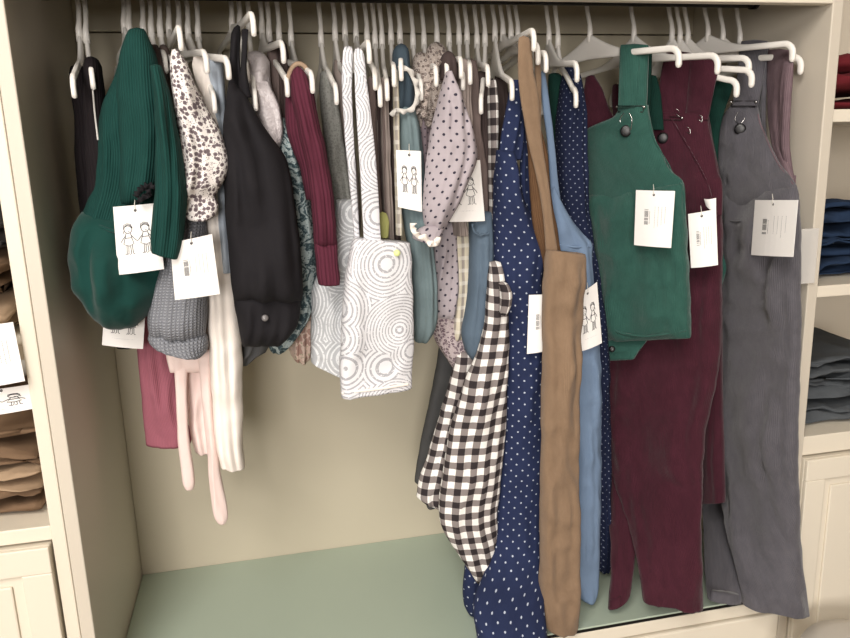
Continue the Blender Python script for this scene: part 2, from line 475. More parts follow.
def swing_tag(quad, Y, kind, label, plane=None, pull=.0, curl=0, tiltY=0, string=True):
    """quad: TL TR BR BL of the card; Y: distance of left and right edges"""
    YL, YR = (Y if isinstance(Y, tuple) else (Y, Y))
    P = [at(quad[0][0], quad[0][1], YL), at(quad[1][0], quad[1][1], YR), at(quad[2][0], quad[2][1], YR+tiltY), at(quad[3][0], quad[3][1], YL+tiltY)]
    nrm = (P[1]-P[0]).cross(P[3]-P[0]).normalized()
    if nrm.dot(CAM-P[0]) < 0: nrm = -nrm
    w = ((P[1]-P[0]).length+(P[2]-P[3]).length)/2; h = ((P[3]-P[0]).length+(P[2]-P[1]).length)/2
    def pt(u, v, d=0):
        a = P[0].lerp(P[1], u); b = P[3].lerp(P[2], u)
        return a.lerp(b, v)+nrm*(d+.003*math.sin(u*PI)*(1+curl))
    org = (P[0]+P[1])/2
    root = thing('swing_tag', org, label, 'tag', 'swing tags on the clothes')
    n = 8; vs, fs = [], []
    for s in (0, -.0006):
        for j in range(n+1):
            for i in range(n+1): vs.append(pt(i/n, j/n, s))
    m = (n+1)**2
    for j in range(n):
        for i in range(n):
            a = j*(n+1)+i; fs.append((a, a+1, a+n+2, a+n+1)); fs.append((m+a, m+a+n+1, m+a+n+2, m+a+1))
    edge = [i for i in range(n+1)]+[(j*(n+1)+n) for j in range(1, n+1)]+[n*(n+1)+i for i in range(n-1, -1, -1)]+[j*(n+1) for j in range(n-1, 0, -1)]
    for a, b in zip(edge, edge[1:]+edge[:1]): fs.append((a, a+m, b+m, b))
    mesh('card', vs, fs, 'card', root, smooth=False)
    def strokes(name, lines, wd, mat, thick=.00025):
        vs, fs = [], []
        for L in lines:
            k0 = len(vs)
            for i, (u, v) in enumerate(L):
                u0, v0 = L[max(i-1, 0)]; u1, v1 = L[min(i+1, len(L)-1)]
                tx, ty = (u1-u0)*w, (v1-v0)*h; q = math.hypot(tx, ty) or 1
                ox, oy = -ty/q*wd/2/w, tx/q*wd/2/h
                for sg in (1, -1):
                    vs.append(pt(u+ox*sg, v+oy*sg, thick)); vs.append(pt(u+ox*sg, v+oy*sg, .00005))
            for i in range(len(L)-1):
                a = k0+i*4; b = a+4
                fs += [(a, a+2, b+2, b), (a, b, b+1, a+1), (a+2, a+3, b+3, b+2)]
        mesh(name, vs, fs, mat, root, smooth=False)
    rnd = random.Random(int(quad[0][0]))
    if kind == 'kids':
        strokes('printed_drawing', KIDS, .0008, 'print')
        strokes('printed_line', [[(.22+.02*rnd.random()+k*.02, .82), (.235+k*.02, .82)] for k in range(0, 28, 1)], .0005, 'print_pale')
    elif kind == 'back':
        x0 = .27
        bars = []
        for k in range(22):
            y = .34+k*.0125
            if rnd.random() < .8 or k % 5 == 0: bars.append([(x0, y), (x0+.11, y)])
        strokes('printed_barcode', bars, .0005, 'print')
        strokes('printed_digits', [[(x0+.145, .36+k*.022), (x0+.145, .373+k*.022)] for k in range(11)], .0006, 'print')
        strokes('printed_text', [[(.55+c*.085, .28+k*.03), (.55+c*.085, .302+k*.03)] for c in range(4) for k in range(int(9+5*rnd.random()))], .0006, 'print_pale')
    if kind != 'plain':
        c = [(.5+.022*math.cos(a)/w*.05, .075+.022*math.sin(a)*.05/h) for a in [k*PI/5 for k in range(11)]]
        strokes('eyelet', [c], .0014, 'print')
        if string:
            a = pt(.5, .075, .0006); b = pt(.5, -.02, .001)
            tube('string', [a, a.lerp(b, .5)+nrm*.001, b, b+Vector((.001, .004, .007))], .0004, 'string', root, n=6)
    return root

# ------------------------------------------------------------------ hangers
YR_ = .17
ZROD = at(600, 6, YR_).z+.0125
RODR = .0125
def hanger(hx, hy, tx, ty, label, Yt=.0, plate=.017, flare=0, drop_back=None):
    base = at(hx, hy, YR_); tip = at(tx, ty, Yt)
    root = thing('clothes_hanger', base.copy(), label, 'hanger', 'white plastic clothes hangers on the rod')
    d = tip-base; hd = Vector((d.x, d.y, 0)); half = hd.length; ax = hd/half
    drop = max(.004, base.z-tip.z-.012); bh = min(half, (.332-YR_)/max(.2, abs(ax.y)))
    vs, fs = [], []; n = 12
    prof = []
    wide = plate > .0185
    for sgn, L in ((-1, bh), (1, half)):
        part = []
        K = 16
        for i in range(K+1):
            s = i/K
            T0 = min(plate*2.3, drop*.75)
            tp = T0*(1-min(1, s*(1.75 if wide else 3.2)))**1.7
            z = -(T0+.004)-(drop-T0-.002)*(s**1.3)+tp/2
            hgt = tp/2+.0046
            part.append((Vector((0, 0, z))+ax*sgn*s*(L-.016), hgt, Vector((0, 0, 1))))
        zt = part[-1][0].z
        for q in range(1, 6):                                     # drooping rounded end
            an = q/5*PI/2
            part.append((ax*sgn*(L-.016+.016*math.sin(an))+Vector((0, 0, zt-.014*(1-math.cos(an)))), .0046, ax*sgn*math.sin(an)+Vector((0, 0, math.cos(an)))))
        part.append((ax*sgn*L+Vector((0, 0, zt-.022)), .0045, ax*sgn))
        part.append((ax*sgn*L+Vector((0, 0, zt-.0252)), .003, ax*sgn))
        part.append((ax*sgn*L+Vector((0, 0, zt-.0262)), .0010, ax*sgn))
        prof.append(part)
    line = prof[0][::-1]+prof[1][1:]
    side = Vector((-ax.y, ax.x, 0))
    for p, hgt, up in line:
        up = up.normalized()
        for k in range(n):
            a = 2*PI*k/n
            c, s = math.cos(a), math.sin(a)
            vs.append(base+p+up*hgt*math.copysign(abs(s)**.7, s)+side*min(.0032, hgt)*math.copysign(abs(c)**.7, c))
    N = len(line)
    for i in range(N-1):
        for k in range(n): fs.append((i*n+k, i*n+(k+1) % n, (i+1)*n+(k+1) % n, (i+1)*n+k))
    fs.append(tuple(range(n))); fs.append(tuple((N-1)*n+k for k in range(n))[::-1])
    mesh('hanger_body', vs, fs, 'hanger_plastic', root)
    # hook: collar, stem, then over the rod
    r = RODR+.0035; top = Vector((base.x, YR_, ZROD))
    path = [base+Vector((0, 0, -.012)), base+Vector((0, 0, .004))]
    sx = base.x
    path += [Vector((sx+.001, YR_+.004, base.z+.015)), Vector((sx+.001, YR_+r*.7, (base.z+ZROD)/2+.004))]
    for k in range(9):
        a = -.35+k/8*(PI+.35)
        path.append(top+Vector((0, r*math.cos(a), r*math.sin(a))))
    path.append(top+Vector((0, -r*1.0, -.008)))
    rr = [.0046, .0042]+[.0033]*(len(path)-4)+[.0032, .0032]
    tube('hook', path, rr, 'hanger_plastic', root, n=8)
    return root

def garment(name, label, cat, px, py, Y, group=None):
    return thing(name, at(px, py, Y), label, cat, group)
# ------------------------------------------------------------------ the setting
def struct(name, a, b, mat):
    o = box(name, a, b, mat, None, 0); o['kind'] = 'structure'; return o
struct('floor', (-3, -3.6, -.05), (3.2, 1.0, 0), 'floor_stone')
struct('wall_back', (-3, .5, 0), (3.2, .6, 3.0), 'wall_paint')
struct('light_block_right', (1.52, -3.6, 0), (1.6, .5, 3.0), 'light_block_dark')  # unseen slab, added to keep light from the right off the left panel
struct('light_block_front', (-3, -3.7, 0), (1.6, -3.6, 3.0), 'light_block_dark')  # unseen slab behind the camera, added so ambient enters only from the left
struct('ceiling', (-3, -3.6, 3.0), (3.2, 1.0, 3.05), 'wall_paint')
TOP = 2.25
hdrZ = at(800, 3, 0).z
seamZ = at(300, 33, YB).z
rz = at(820, 0, 0).x
XPR = XR+.0175          # outer face of the right panel
XPL = XL-.034
W = thing('wardrobe', (0.27, .17, 0), 'cream open wardrobe bay with clothes rod and pale green glass base shelf', 'wardrobe')
box('side_panel', (XL-.017, 0, 0.0), (XL, YB+.018, TOP), 'laminate', W)
box('side_panel', (XR, 0, 0.0), (XPR, YB+.018, TOP), 'laminate', W)
box('back_panel', (XL, YB, 0), (XR, YB+.018, seamZ-.0012), 'back_board', W)
box('back_rail', (XL, YB-.001, seamZ+.0008), (XR, YB+.018, TOP-.02), 'back_board', W)
box('header_board', (XL, .0, hdrZ), (XR, .018, TOP-.03), 'cabinet_paint', W)
box('top_board', (XL, .018, TOP-.02), (XR, YB, TOP), 'laminate', W)
box('glass_shelf', (XL+.001, .001, ZS-.003), (XR-.001, YB-.001, ZS), 'shelf_green', W, .0005)
box('shelf_gap', (XL+.001, .0015, ZS-.0085), (XR-.001, YB-.002, ZS-.0031), 'black_gap', W, 0)
box('drawer_top', (XL+.001, .0, ZS-.03), (XR-.001, YB-.002, ZS-.0086), 'cabinet_paint', W, .002)
dx = (XL+XR)/2
for a, b in ((XL+.003, dx-.0015), (dx+.0015, XR-.003)):
    d = box('drawer_front', (a, -.004, .42), (b, .016, ZS-.033), 'cabinet_paint', W, .003)
    box('drawer_panel', (a+.05, -.009, .46), (b-.05, -.003, ZS-.08), 'cabinet_paint', d, .004)
    d = box('drawer_front', (a, -.004, .08), (b, .016, .415), 'cabinet_paint', W, .003)
rodm = tube('hanging_rod', [Vector((XL, YR_, ZROD)), Vector((.27, YR_, ZROD)), Vector((XR, YR_, ZROD))], RODR, 'rod_metal', W, n=20)
for x in (XL+.004, XR-.004):
    tube('rod_flange', [Vector((x-.004, YR_, ZROD)), Vector((x+.004, YR_, ZROD))], .0145, 'rod_metal', W, n=24)

def unit(name, x0, x1, shelves, label, topz, doorz, left=True):
    U = thing(name, ((x0+x1)/2, .17, 0), label, 'shelving')
    if left: box('side_panel', (x0, 0, 0), (x0+.017, YB+.018, topz), 'cabinet_paint', U)
    else: x0 -= .017
    box('side_panel', (x1-.017, 0, 0), (x1, YB+.018, topz), 'cabinet_paint', U)
    box('back_panel', (x0+.017, YB, 0), (x1-.017, YB+.018, topz), 'laminate', U)
    for z, t in shelves: box('shelf', (x0+.017, .003, z-t), (x1-.017, YB, z), 'cabinet_paint', U)
    a, b = x0+.02, x1-.02
    d = box('door', (a, -.002, .06), (b, .016, doorz), 'cabinet_paint', U, .002)
    # raised frame round the door's recessed panel
    f = .036
    for p0, p1 in (((a, .06), (b, .06+f)), ((a, doorz-f), (b, doorz)), ((a, .06+f), (a+f, doorz-f)), ((b-f, .06+f), (b, doorz-f))):
        box('door_frame', (p0[0], -.009, p0[1]), (p1[0], -.002, p1[1]), 'cabinet_paint', d, .0015)
    box('door_panel', (a+f+.014, -.006, .06+f+.014), (b-f-.014, -.002, doorz-f-.014), 'cabinet_paint', d, .003)
    return U
zl1 = at(25, 346, .0).z; zl2 = at(40, 528, .0).z
L1, L2 = at(10, 345, 0), at(10, 535, 0)
U1 = unit('shelving_unit', XPL-.60, XL-.0175, [(TOP-.01, .018), (zl1, .018), (zl2, .02), (at(0, 20, .0).z+.25, .018)], 'cream shelving unit left of the wardrobe with panelled door below', TOP, zl2-.024)
zr1, zr2, zr3 = at(845, 109, 0).z, at(840, 285, 0).z, at(835, 434, 0).z
U2 = unit('shelving_unit', XPR+.0005, XPR+.62, [(TOP-.01, .018), (zr1, .018), (zr2, .018), (zr3, .032)], 'cream shelving unit right of the wardrobe with jeans on its shelves', TOP, zr3-.036, False)

# folded clothes
def folded(name, cx0, cx1, y0, y1, z, h, mat, label, cat, group, seed=1, layers=3, tilt=0):
    """a folded garment: soft layers turned over at the front edge"""
    root = thing(name, ((cx0+cx1)/2, (y0+y1)/2, z), label, cat, group)
    rnd = random.Random(seed)
    for l in range(layers):
        hh = h/layers; zc = z+hh*(l+.5); n, m = 26, 26; vs, fs = [], []
        sk = rnd.uniform(-.012, .03); ix0 = cx0+rnd.uniform(0, .012); ix1 = cx1-rnd.uniform(0, .012); iy0 = y0+rnd.uniform(0, .018)
        for j in range(m):
            an = 2*PI*j/m; cy, sz = math.cos(an), math.sin(an)
            for i in range(n+1):
                x = ix0+(ix1-ix0)*i/n
                e = min(1, min(i, n-i)/n*9+.35)
                yy = (iy0+y1)/2-(y1-iy0)/2*math.copysign(abs(cy)**.5, cy)
                nz = noise.noise(Vector((x*16+seed, yy*18, l*3.3+seed)))+.6*noise.noise(Vector((x*45+seed, yy*40, l*5.3)))
                zz = zc+hh*.5*math.copysign(abs(sz)**.75, sz)*(e**.5)+(nz*.0075 if (l or sz > 0) else abs(nz)*.001)+tilt*(x-cx0)
                yy += abs(sk)*(1-i/n if sk > 0 else i/n)*(1 if cy > 0 else 0)*1.3
                zz += .010*math.sin(i/n*2.2+seed+l)*(1 if (l or sz > 0) else 0)*(.5+.5*abs(cy))
                yy += noise.noise(Vector((x*20, sz*2, l+seed)))*.016*(1 if cy > 0 else 0)
                vs.append((x, yy, max(zz, z+.0005)))
        for j in range(m):
            for i in range(n):
                k = (j+1) % m; fs.append((j*(n+1)+i, j*(n+1)+i+1, k*(n+1)+i+1, k*(n+1)+i))
        fs.append(tuple(j*(n+1) for j in range(m))); fs.append(tuple(j*(n+1)+n for j in range(m))[::-1])
        mesh('folded_layer', vs, fs, mat, root)
    return root
xr0 = XPR+.003
def stack(x0, x1, y0, y1, z, items, name, cat, group, side):
    for i, (h, mat, label, ly) in enumerate(items):
        folded(name, x0+.004*(i % 2), x1-.006*((i+1) % 2), y0+.006*(i % 3), y1, z+.0006, h, mat, label, cat, group, seed=i*5+len(label), layers=ly)
        z += h+.003
ztopjb = at(825, 208, .06).z
stack(xr0, xr0+.24, .03, .30, zr2, [(.026, 'jeans_blue', 'folded dark blue jeans at the bottom of the stack on the right shelf', 2),
      (.024, 'jeans_blue', 'folded dark blue jeans second from the bottom on the right shelf', 2),
      (.026, 'jeans_blue', 'folded dark blue jeans third from the bottom on the right shelf', 2),
      (.026, 'jeans_blue', 'folded dark blue jeans topmost of the blue stack on the right shelf', 2)], 'folded_jeans', 'jeans', 'blue jeans on the right shelf', 1)
stack(xr0, xr0+.24, .03, .30, zr3, [(.03, 'jeans_grey', 'folded grey jeans at the bottom of the stack on the right counter', 2),
      (.028, 'jeans_grey', 'folded grey jeans in the middle of the stack on the right counter', 2),
      (.034, 'jeans_grey', 'folded grey jeans topmost of the grey stack on the right counter', 3)], 'folded_jeans', 'jeans', 'grey jeans on the right counter', 1)
stack(xr0, xr0+.22, .03, .28, zr1, [(.024, 'red_cloth', 'folded dark red garment at the bottom of the red stack', 1),
      (.024, 'red_cloth', 'folded dark red garment in the middle of the red stack', 1),
      (.024, 'red_cloth', 'folded dark red garment on top of the red stack', 1)], 'folded_garment', 'folded clothes', 'red folded clothes on the top right shelf', 1)
xl1 = XPL-.004
stack(xl1-.24, xl1-.002, .02, .30, zl2, [(.03, 'brown_cotton', 'folded brown trousers at the bottom of the stack above the left door', 2),
      (.03, 'beige_cotton', 'folded light brown trousers second from the bottom of the left stack', 2),
      (.034, 'brown_cotton', 'folded brown trousers third from the bottom of the left stack', 2),
      (.034, 'brown_cotton', 'folded dark brown trousers on top of the left stack', 1)], 'folded_trousers', 'trousers', 'brown folded trousers on the left shelf', -1)
stack(xl1-.24, xl1-.014, .03, .30, zl1, [(.05, 'beige_cotton', 'folded tan trousers on the upper left shelf behind the white card', 2),
      (.05, 'brown_cotton', 'folded brown trousers lying on the tan pair on the upper left shelf', 2),
      (.09, 'dark_grey_cloth', 'dark grey folded clothes on top at the left edge of the photo', 3)], 'folded_trousers', 'trousers', 'folded clothes on the upper left shelf', -1)
swing_tag([(-38, 328), (13, 322), (25, 381), (-25, 389)], -.014, 'back', 'white swing tag hanging from the upper left shelf at the photo edge')
swing_tag([(-30, 392), (33, 384), (37, 408), (-26, 418)], .012, 'kids', 'white card with line drawing below the upper left shelf, above brown trousers', string=False)
# clear holder stuck to the right panel
h0 = at(817, 228, -.003); h1 = at(797, 284, -.003)
o = box('label_holder', (XR-.028, -.006, h1.z), (XR+.006, -.0012, h0.z), 'clear_plastic', None, .001)
tagp(o, 'translucent plastic label holder fixed to the front edge of the right panel', 'label holder')
# pale round stool, bottom right
c0 = at(872, 655, -.16)
st = thing('round_stool', (c0.x, c0.y, 0), 'pale grey rounded seat edge at the bottom right corner', 'stool')
def lathe(name, prof, c, mat, parent, n=40):
    vs = [(c[0]+r*math.cos(2*PI*k/n), c[1]+r*math.sin(2*PI*k/n), z) for r, z in prof for k in range(n)]
    fs = [(i*n+k, i*n+(k+1) % n, (i+1)*n+(k+1) % n, (i+1)*n+k) for i in range(len(prof)-1) for k in range(n)]
    fs.append(tuple(range(n))[::-1]); fs.append(tuple((len(prof)-1)*n+k for k in range(n)))
    return mesh(name, vs, fs, mat, parent)
zt = c0.z
lathe('seat', [(.06, zt-.09), (.09, zt-.085), (.1, zt-.06), (.1, zt-.02), (.092, zt-.004), (.07, zt+.003), (.02, zt+.006)], c0, 'stool_vinyl', st)
lathe('pedestal', [(.10, 0), (.10, .012), (.02, .03), (.018, zt-.09)], c0, 'rod_metal', st)

# ------------------------------------------------------------------ garments, left to right
g = garment('knitted_cardigan', 'black garment at the far left end of the rod, beside the side panel', 'cardigan', 78, 66, .12)
cloth('body', 'black_knit', [(66, 72, 83), (75, 70, 86), (110, 74, 94), (200, 80, 112), (300, 96, 128), (338, 112, 136), (347, 120, 134)], .17, th=.09, parent=g, seed=2, bot='round')
g = garment('knitted_cardigan', 'black garment with thin white piping, second from the left end', 'cardigan', 92, 60, .12)
cloth('body', 'black_knit', [(58, 86, 96), (66, 84, 101), (90, 84, 104), (140, 86, 110), (240, 92, 130), (300, 100, 138)], .10, th=.06, parent=g, seed=3)
stitch_line('piping', 'white_piping', [(90, 68), (92, 74), (93, 92), (95, 115), (98, 140)], .064, .0012, g, 'thin white piping')

g = garment('ribbed_romper', 'dark green ribbed long sleeved romper with bloomers, left on the rod', 'romper', 137, 30, .06)
cloth('body', 'green_rib', [(50, 122, 150), (75, 116, 160), (105, 103, 166), (130, 99, 172), (160, 98, 176), (190, 92, 174), (226, 76, 170)], .09, th=.07, parent=g, seed=4, fold=.007)
cloth('sleeve', 'green_rib', [(29, 130, 144), (36, 126, 148), (60, 120, 157), (90, 117, 163), (120, 119, 168), (150, 121, 166), (185, 120, 160), (204, 121, 152)], .045, th=.05, parent=g, seed=5, bot='round')
cloth('sleeve', 'green_rib', [(66, 150, 162), (95, 154, 170), (130, 156, 178), (165, 156, 184), (200, 154, 187), (235, 151, 184), (160, 252, 178, 257)][:6]+[(152, 251, 178, 258)], .005, th=.045, parent=g, seed=6)
cloth('bloomers', 'green_velvet', [(84, 212, 172, 222), (78, 222, 170, 235), (71, 238, 169, 250), (70, 262, 168, 268), (76, 284, 167, 286), (85, 302, 158, 302), (96, 316, 147, 316), (107, 325, 132, 325)], .085, th=.10, parent=g, seed=7, fold=.018, freq=14, wr=.006, bot='round')
cloth('leg_opening_shade', 'green_cord_dark', [(303, 103, 128), (312, 104, 129), (324, 108, 127)], .052, th=.03, parent=g, seed=131, bot='round')  # dark piece stands in for the shade inside the leg opening
stitch_line('waist_seam', 'green_velvet', [(82, 214, .075), (95, 224, .045), (113, 231, .036), (140, 236, .035)], .05, .0022, g)
ruffle('bow', 'black_cotton', [(137, 198), (143, 191), (148, 188), (156, 190)], .012, .006, .003, 5, g, label='dark green bow at the chest')
ruffle('bow', 'black_cotton', [(138, 204), (145, 200), (152, 195), (150, 188)], .010, .006, .004, 4, g, label='dark green bow at the chest')
swing_tag([(113, 207), (157, 203), (164, 269), (118, 275)], .024, 'kids', 'white swing tag with two drawn children hanging on the green ribbed romper')
swing_tag([(105, 298), (146, 300), (143, 349), (102, 345)], .105, 'kids', 'white swing tag half hidden below the green bloomers')
swing_tag([(170, 243), (212, 234), (220, 294), (175, 300)], .0, 'back', 'white barcode swing tag in front of the grey knit, left of the black dungarees')

g = garment('leggings', 'dusty rose ribbed leggings hanging at the left under the grey knit', 'leggings', 155, 300, .15)
cloth('legs', 'rose_rib', [(300, 140, 168), (345, 137, 172), (380, 140, 177), (415, 143, 184), (435, 145, 192), (444, 146, 190)], .16, th=.03, parent=g, seed=8)
g = garment('knitted_bloomers', 'grey chunky knitted bloomers with ribbed hem behind the barcode tag', 'bloomers', 185, 215, .07)
cloth('bloomers', 'grey_knit', [(210, 178, 205), (250, 166, 208), (290, 152, 208), (320, 148, 207), (338, 150, 206)], .075, th=.07, parent=g, seed=9, fold=.006, bot='round')
cloth('ribbed_hem', 'grey_knit', [(150, 330, 207, 334), (148, 338, 208, 340), (154, 345, 207, 350), (170, 349, 203, 354)], .075, th=.078, parent=g, seed=10, fold=.005, freq=50)
g = garment('baby_tights', 'pale pink tights with two thin dangling legs below the grey knit', 'tights', 190, 330, .10)
cloth('seat', 'pink_tights', [(300, 170, 208), (340, 164, 212), (372, 170, 213)], .115, th=.03, parent=g, seed=11, bot='round')
cloth('leg', 'pink_tights', [(350, 174, 190), (380, 175, 187), (420, 177, 188), (445, 178, 190), (470, 181, 194), (484, 183, 195), (489, 186, 193)], .11, th=.014, parent=g, seed=12, bot='round', wr=.0008)
cloth('leg', 'pink_tights', [(350, 197, 211), (400, 202, 213), (450, 207, 218), (480, 209, 222), (505, 212, 227), (518, 215, 228), (524, 219, 225)], .10, th=.014, parent=g, seed=13, bot='round', wr=.0008)
g = garment('trousers', 'pale pink trousers behind the tights with the dangling legs', 'trousers', 195, 340, .14)
cloth('legs', 'pink_tights', [(330, 178, 212), (380, 184, 216), (430, 190, 220), (452, 195, 222)], .14, th=.02, parent=g, seed=14)
g = garment('trousers', 'off white trousers hanging left of the black dungarees', 'trousers', 220, 60, .10)
cloth('legs', 'cream_cotton', [(180, 200, 222), (230, 205, 230), (300, 207, 239), (350, 209, 242), (400, 212, 243), (440, 216, 243), (466, 221, 245)], .095, th=.035, parent=g, seed=15, fold=.003)
g = garment('cotton_shirt', 'pale blue shirt edge behind the floral sleeve', 'shirt', 215, 60, .08)
cloth('body', 'pale_blue', [(56, 209, 218), (66, 206, 223), (100, 210, 226), (150, 214, 228), (200, 216, 232), (272, 222, 232)], .09, th=.04, parent=g, seed=16)
g = garment('cotton_shirt', 'off white shirt edge between the floral sleeve and the pale blue shirt', 'shirt', 200, 58, .06)
cloth('body', 'cream_cotton', [(54, 195, 204), (64, 192, 209), (100, 200, 216), (140, 206, 221)], .08, th=.02, parent=g, seed=17, bot='round')
g = garment('floral_blouse', 'white blouse with small brown floral print and gathered cuff', 'blouse', 178, 52, .05)
cloth('sleeve', 'floral_brown', [(50, 172, 178), (62, 170, 187), (85, 171, 196), (110, 174, 209), (135, 179, 222), (158, 181, 229), (175, 182, 227), (190, 183, 218), (200, 184, 212)], .03, th=.05, parent=g, seed=18, bot='round', fold=.007)
cloth('cuff', 'floral_brown', [(196, 185, 213), (204, 181, 218), (214, 182, 216), (220, 190, 208)], .028, th=.036, parent=g, seed=19, fold=.006, freq=60)
for x0, m, lb, s in ((151, 'brown_dark', 'dark brown garment edge right of the green romper shoulder', 20), (160, 'taupe', 'taupe garment edge left of the floral blouse', 21)):
    g = garment('knitted_jumper', lb, 'jumper', x0, 50, .09)
    cloth('body', m, [(46, x0, x0+7), (58, x0-1, x0+12), (90, x0+4, x0+20), (160, x0+14, x0+26), (230, x0+14, x0+26)], .10+.02*(s-20), th=.05, parent=g, seed=s)

g = garment('satin_blouse', 'silver grey satin blouse with puffed sleeve right of the black dungarees', 'blouse', 258, 52, .10)
cloth('body', 'satin_silver', [(52, 248, 262), (62, 246, 270), (80, 246, 271), (100, 247, 275)], .12, th=.04, parent=g, seed=22, fold=.005, bot='round')
cloth('sleeve', 'satin_silver', [(82, 250, 268), (96, 250, 276), (112, 254, 281), (130, 261, 283), (142, 268, 282), (148, 273, 280)], .095, th=.035, parent=g, seed=23, bot='round', fold=.005)
g = garment('dungarees', 'black short dungarees with wide straps and rounded legs', 'dungarees', 238, 30, .06)
cloth('strap', 'black_cotton', [(27, 236, 240), (34, 232, 241), (60, 230, 240), (95, 228, 246)], .06, th=.012, parent=g, seed=24)
cloth('strap', 'black_cotton', [(30, 242, 248), (50, 242, 247), (75, 240, 247), (98, 238, 252)], .05, th=.012, parent=g, seed=25)
cloth('body', 'black_cotton', [(84, 228, 236), (95, 226, 246), (115, 224, 257), (135, 223, 270), (155, 223, 284), (180, 224, 291), (220, 226, 297), (255, 229, 301), (280, 231, 303), (300, 234, 302)], .05, th=.08, parent=g, seed=26, fold=.009, freq=20, bot='round')
cloth('leg', 'black_cotton', [(280, 232, 298), (300, 234, 301), (318, 237, 299), (332, 239, 292), (345, 243, 280)], .065, th=.075, parent=g, seed=27, fold=.01, bot='round')
button(265, 318, .022, .0045, 'button_grey', g, label='grey button at the leg')
g = garment('camisole', 'slate grey cotton hem peeking out under the black dungarees', 'camisole', 250, 320, .12)
cloth('hem', 'grey_dark', [(300, 238, 280), (345, 240, 270), (355, 240, 258), (364, 241, 248)], .13, th=.03, parent=g, seed=28)
g = garment('paisley_dress', 'teal paisley dress between the black dungarees and burgundy cardigan', 'dress', 280, 120, .11)
cloth('body', 'paisley_teal', [(118, 272, 284), (140, 275, 292), (165, 280, 300), (200, 286, 310), (240, 292, 315), (280, 290, 317), (300, 288, 314)], .115, th=.05, parent=g, seed=29, fold=.006, bot='round')
cloth('skirt', 'paisley_teal', [(285, 284, 315), (310, 280, 312), (330, 272, 302), (345, 268, 290), (352, 272, 284)], .115, th=.05, parent=g, seed=30, fold=.006, freq=40, bot='round')
g = garment('floral_bloomers', 'peach floral gathered bloomers under the paisley dress', 'bloomers', 300, 290, .15)
cloth('bloomers', 'peach_floral', [(280, 292, 316), (310, 287, 316), (340, 288, 314), (355, 291, 311), (361, 296, 308)], .165, th=.035, parent=g, seed=31, fold=.008, freq=40, bot='round')
g = garment('grey_cardigan_stand_in', '', '', 0, 0, 0) if False else None
g = garment('knitted_cardigan', 'burgundy ribbed cardigan with one long sleeve hanging down', 'cardigan', 298, 64, .06)
cloth('body', 'burgundy_rib', [(84, 288, 312), (105, 285, 316), (128, 286, 318), (148, 292, 320), (170, 300, 322), (200, 306, 324)], .075, th=.04, parent=g, seed=32, fold=.006, bot='round')
cloth('sleeve', 'burgundy_rib', [(68, 295, 301), (76, 290, 307), (95, 291, 313), (125, 297, 320), (160, 305, 328), (200, 311, 334), (245, 314, 337)], .035, th=.038, parent=g, seed=33, bot='round')
cloth('cuff', 'burgundy_rib', [(240, 314, 337), (262, 316, 338), (278, 317, 340), (284, 318, 340)], .035, th=.034, parent=g, seed=34, fold=.003, freq=50)
stitch_line('collar_lining', 'tan_lining', [(287, 92), (289, 76), (293, 67), (299, 64), (305, 67), (309, 74)], .052, .0034, g, 'tan neck lining')
for i, (x, m, lb, xb, yb) in enumerate(((272, 'taupe', 'taupe cardigan edge behind the satin blouse', 281, 150), (281, 'brown_dark', 'dark brown jumper edge left of the burgundy cardigan', 290, 150))):
    g = garment('knitted_jumper', lb, 'jumper', x, 46, .12)
    cloth('body', m, [(42, x-3, x+4), (55, x-5, x+8), (90, x-3, x+10), (130, x, xb+3), (yb, x+3, xb)], .15, th=.05, parent=g, seed=40+i)

g = garment('knitted_dress', 'mottled grey green dress edge between the burgundy sleeve and circle pinafore', 'dress', 325, 60, .12)
cloth('body', 'grey_melange', [(72, 321, 330), (84, 319, 335), (130, 322, 342), (180, 328, 350), (230, 333, 356), (290, 326, 350)], .125, th=.04, parent=g, seed=42, fold=.005)
g = garment('knitted_jumper', 'thin white edged garment hanging left of the circle print straps', 'jumper', 345, 70, .12)
cloth('body', 'taupe_light', [(60, 334, 344), (75, 333, 348), (120, 338, 352), (200, 345, 360), (235, 350, 360)], .15, th=.03, parent=g, seed=43)
stitch_line('piping', 'cream_cotton', [(348, 100), (349, 150), (352, 195), (356, 238)], .052, .0028, g, 'white edge')
g = garment('pinafore', 'grey pinafore with pale circle print behind the white one', 'pinafore', 340, 240, .09)
cloth('skirt', 'circle_grey', [(200, 336, 356), (250, 330, 360), (285, 313, 362), (320, 311, 362), (350, 311, 362), (311, 361, 362, 384)], .10, th=.05, parent=g, seed=44, fold=.005)
g = garment('pinafore', 'white pinafore with grey concentric circle print and square bib', 'pinafore', 358, 50, .03)
cloth('strap', 'circle_white', [(47, 345, 351), (52, 343, 353), (90, 342, 352), (140, 345, 354), (190, 350, 357), (240, 354, 360)], .045, th=.006, parent=g, seed=45, wr=.0006, fold=.001)
cloth('strap', 'circle_white', [(49, 356, 360), (54, 354, 364), (90, 355, 368), (140, 358, 374), (190, 361, 378), (243, 364, 381)], .030, th=.006, parent=g, seed=46, wr=.0006, fold=.001)
cloth('body', 'circle_white', [(354, 238, 409, 242), (350, 250, 410, 250), (344, 290, 412, 292), (341, 340, 413, 340), (340, 380, 411, 372), (341, 396, 411, 386)], .03, th=.04, parent=g, seed=47, fold=.005, freq=16, top='square', e=4)
stitch_line('hem_band', 'cream_cotton', [(342, 393, .008), (360, 391, .006), (385, 388, .006), (408, 384, .008)], .008, .0022, g, 'white turned up hem')
button(397, 253, .006, .0045, 'button_yellow', g, label='pale yellow button')
o = None
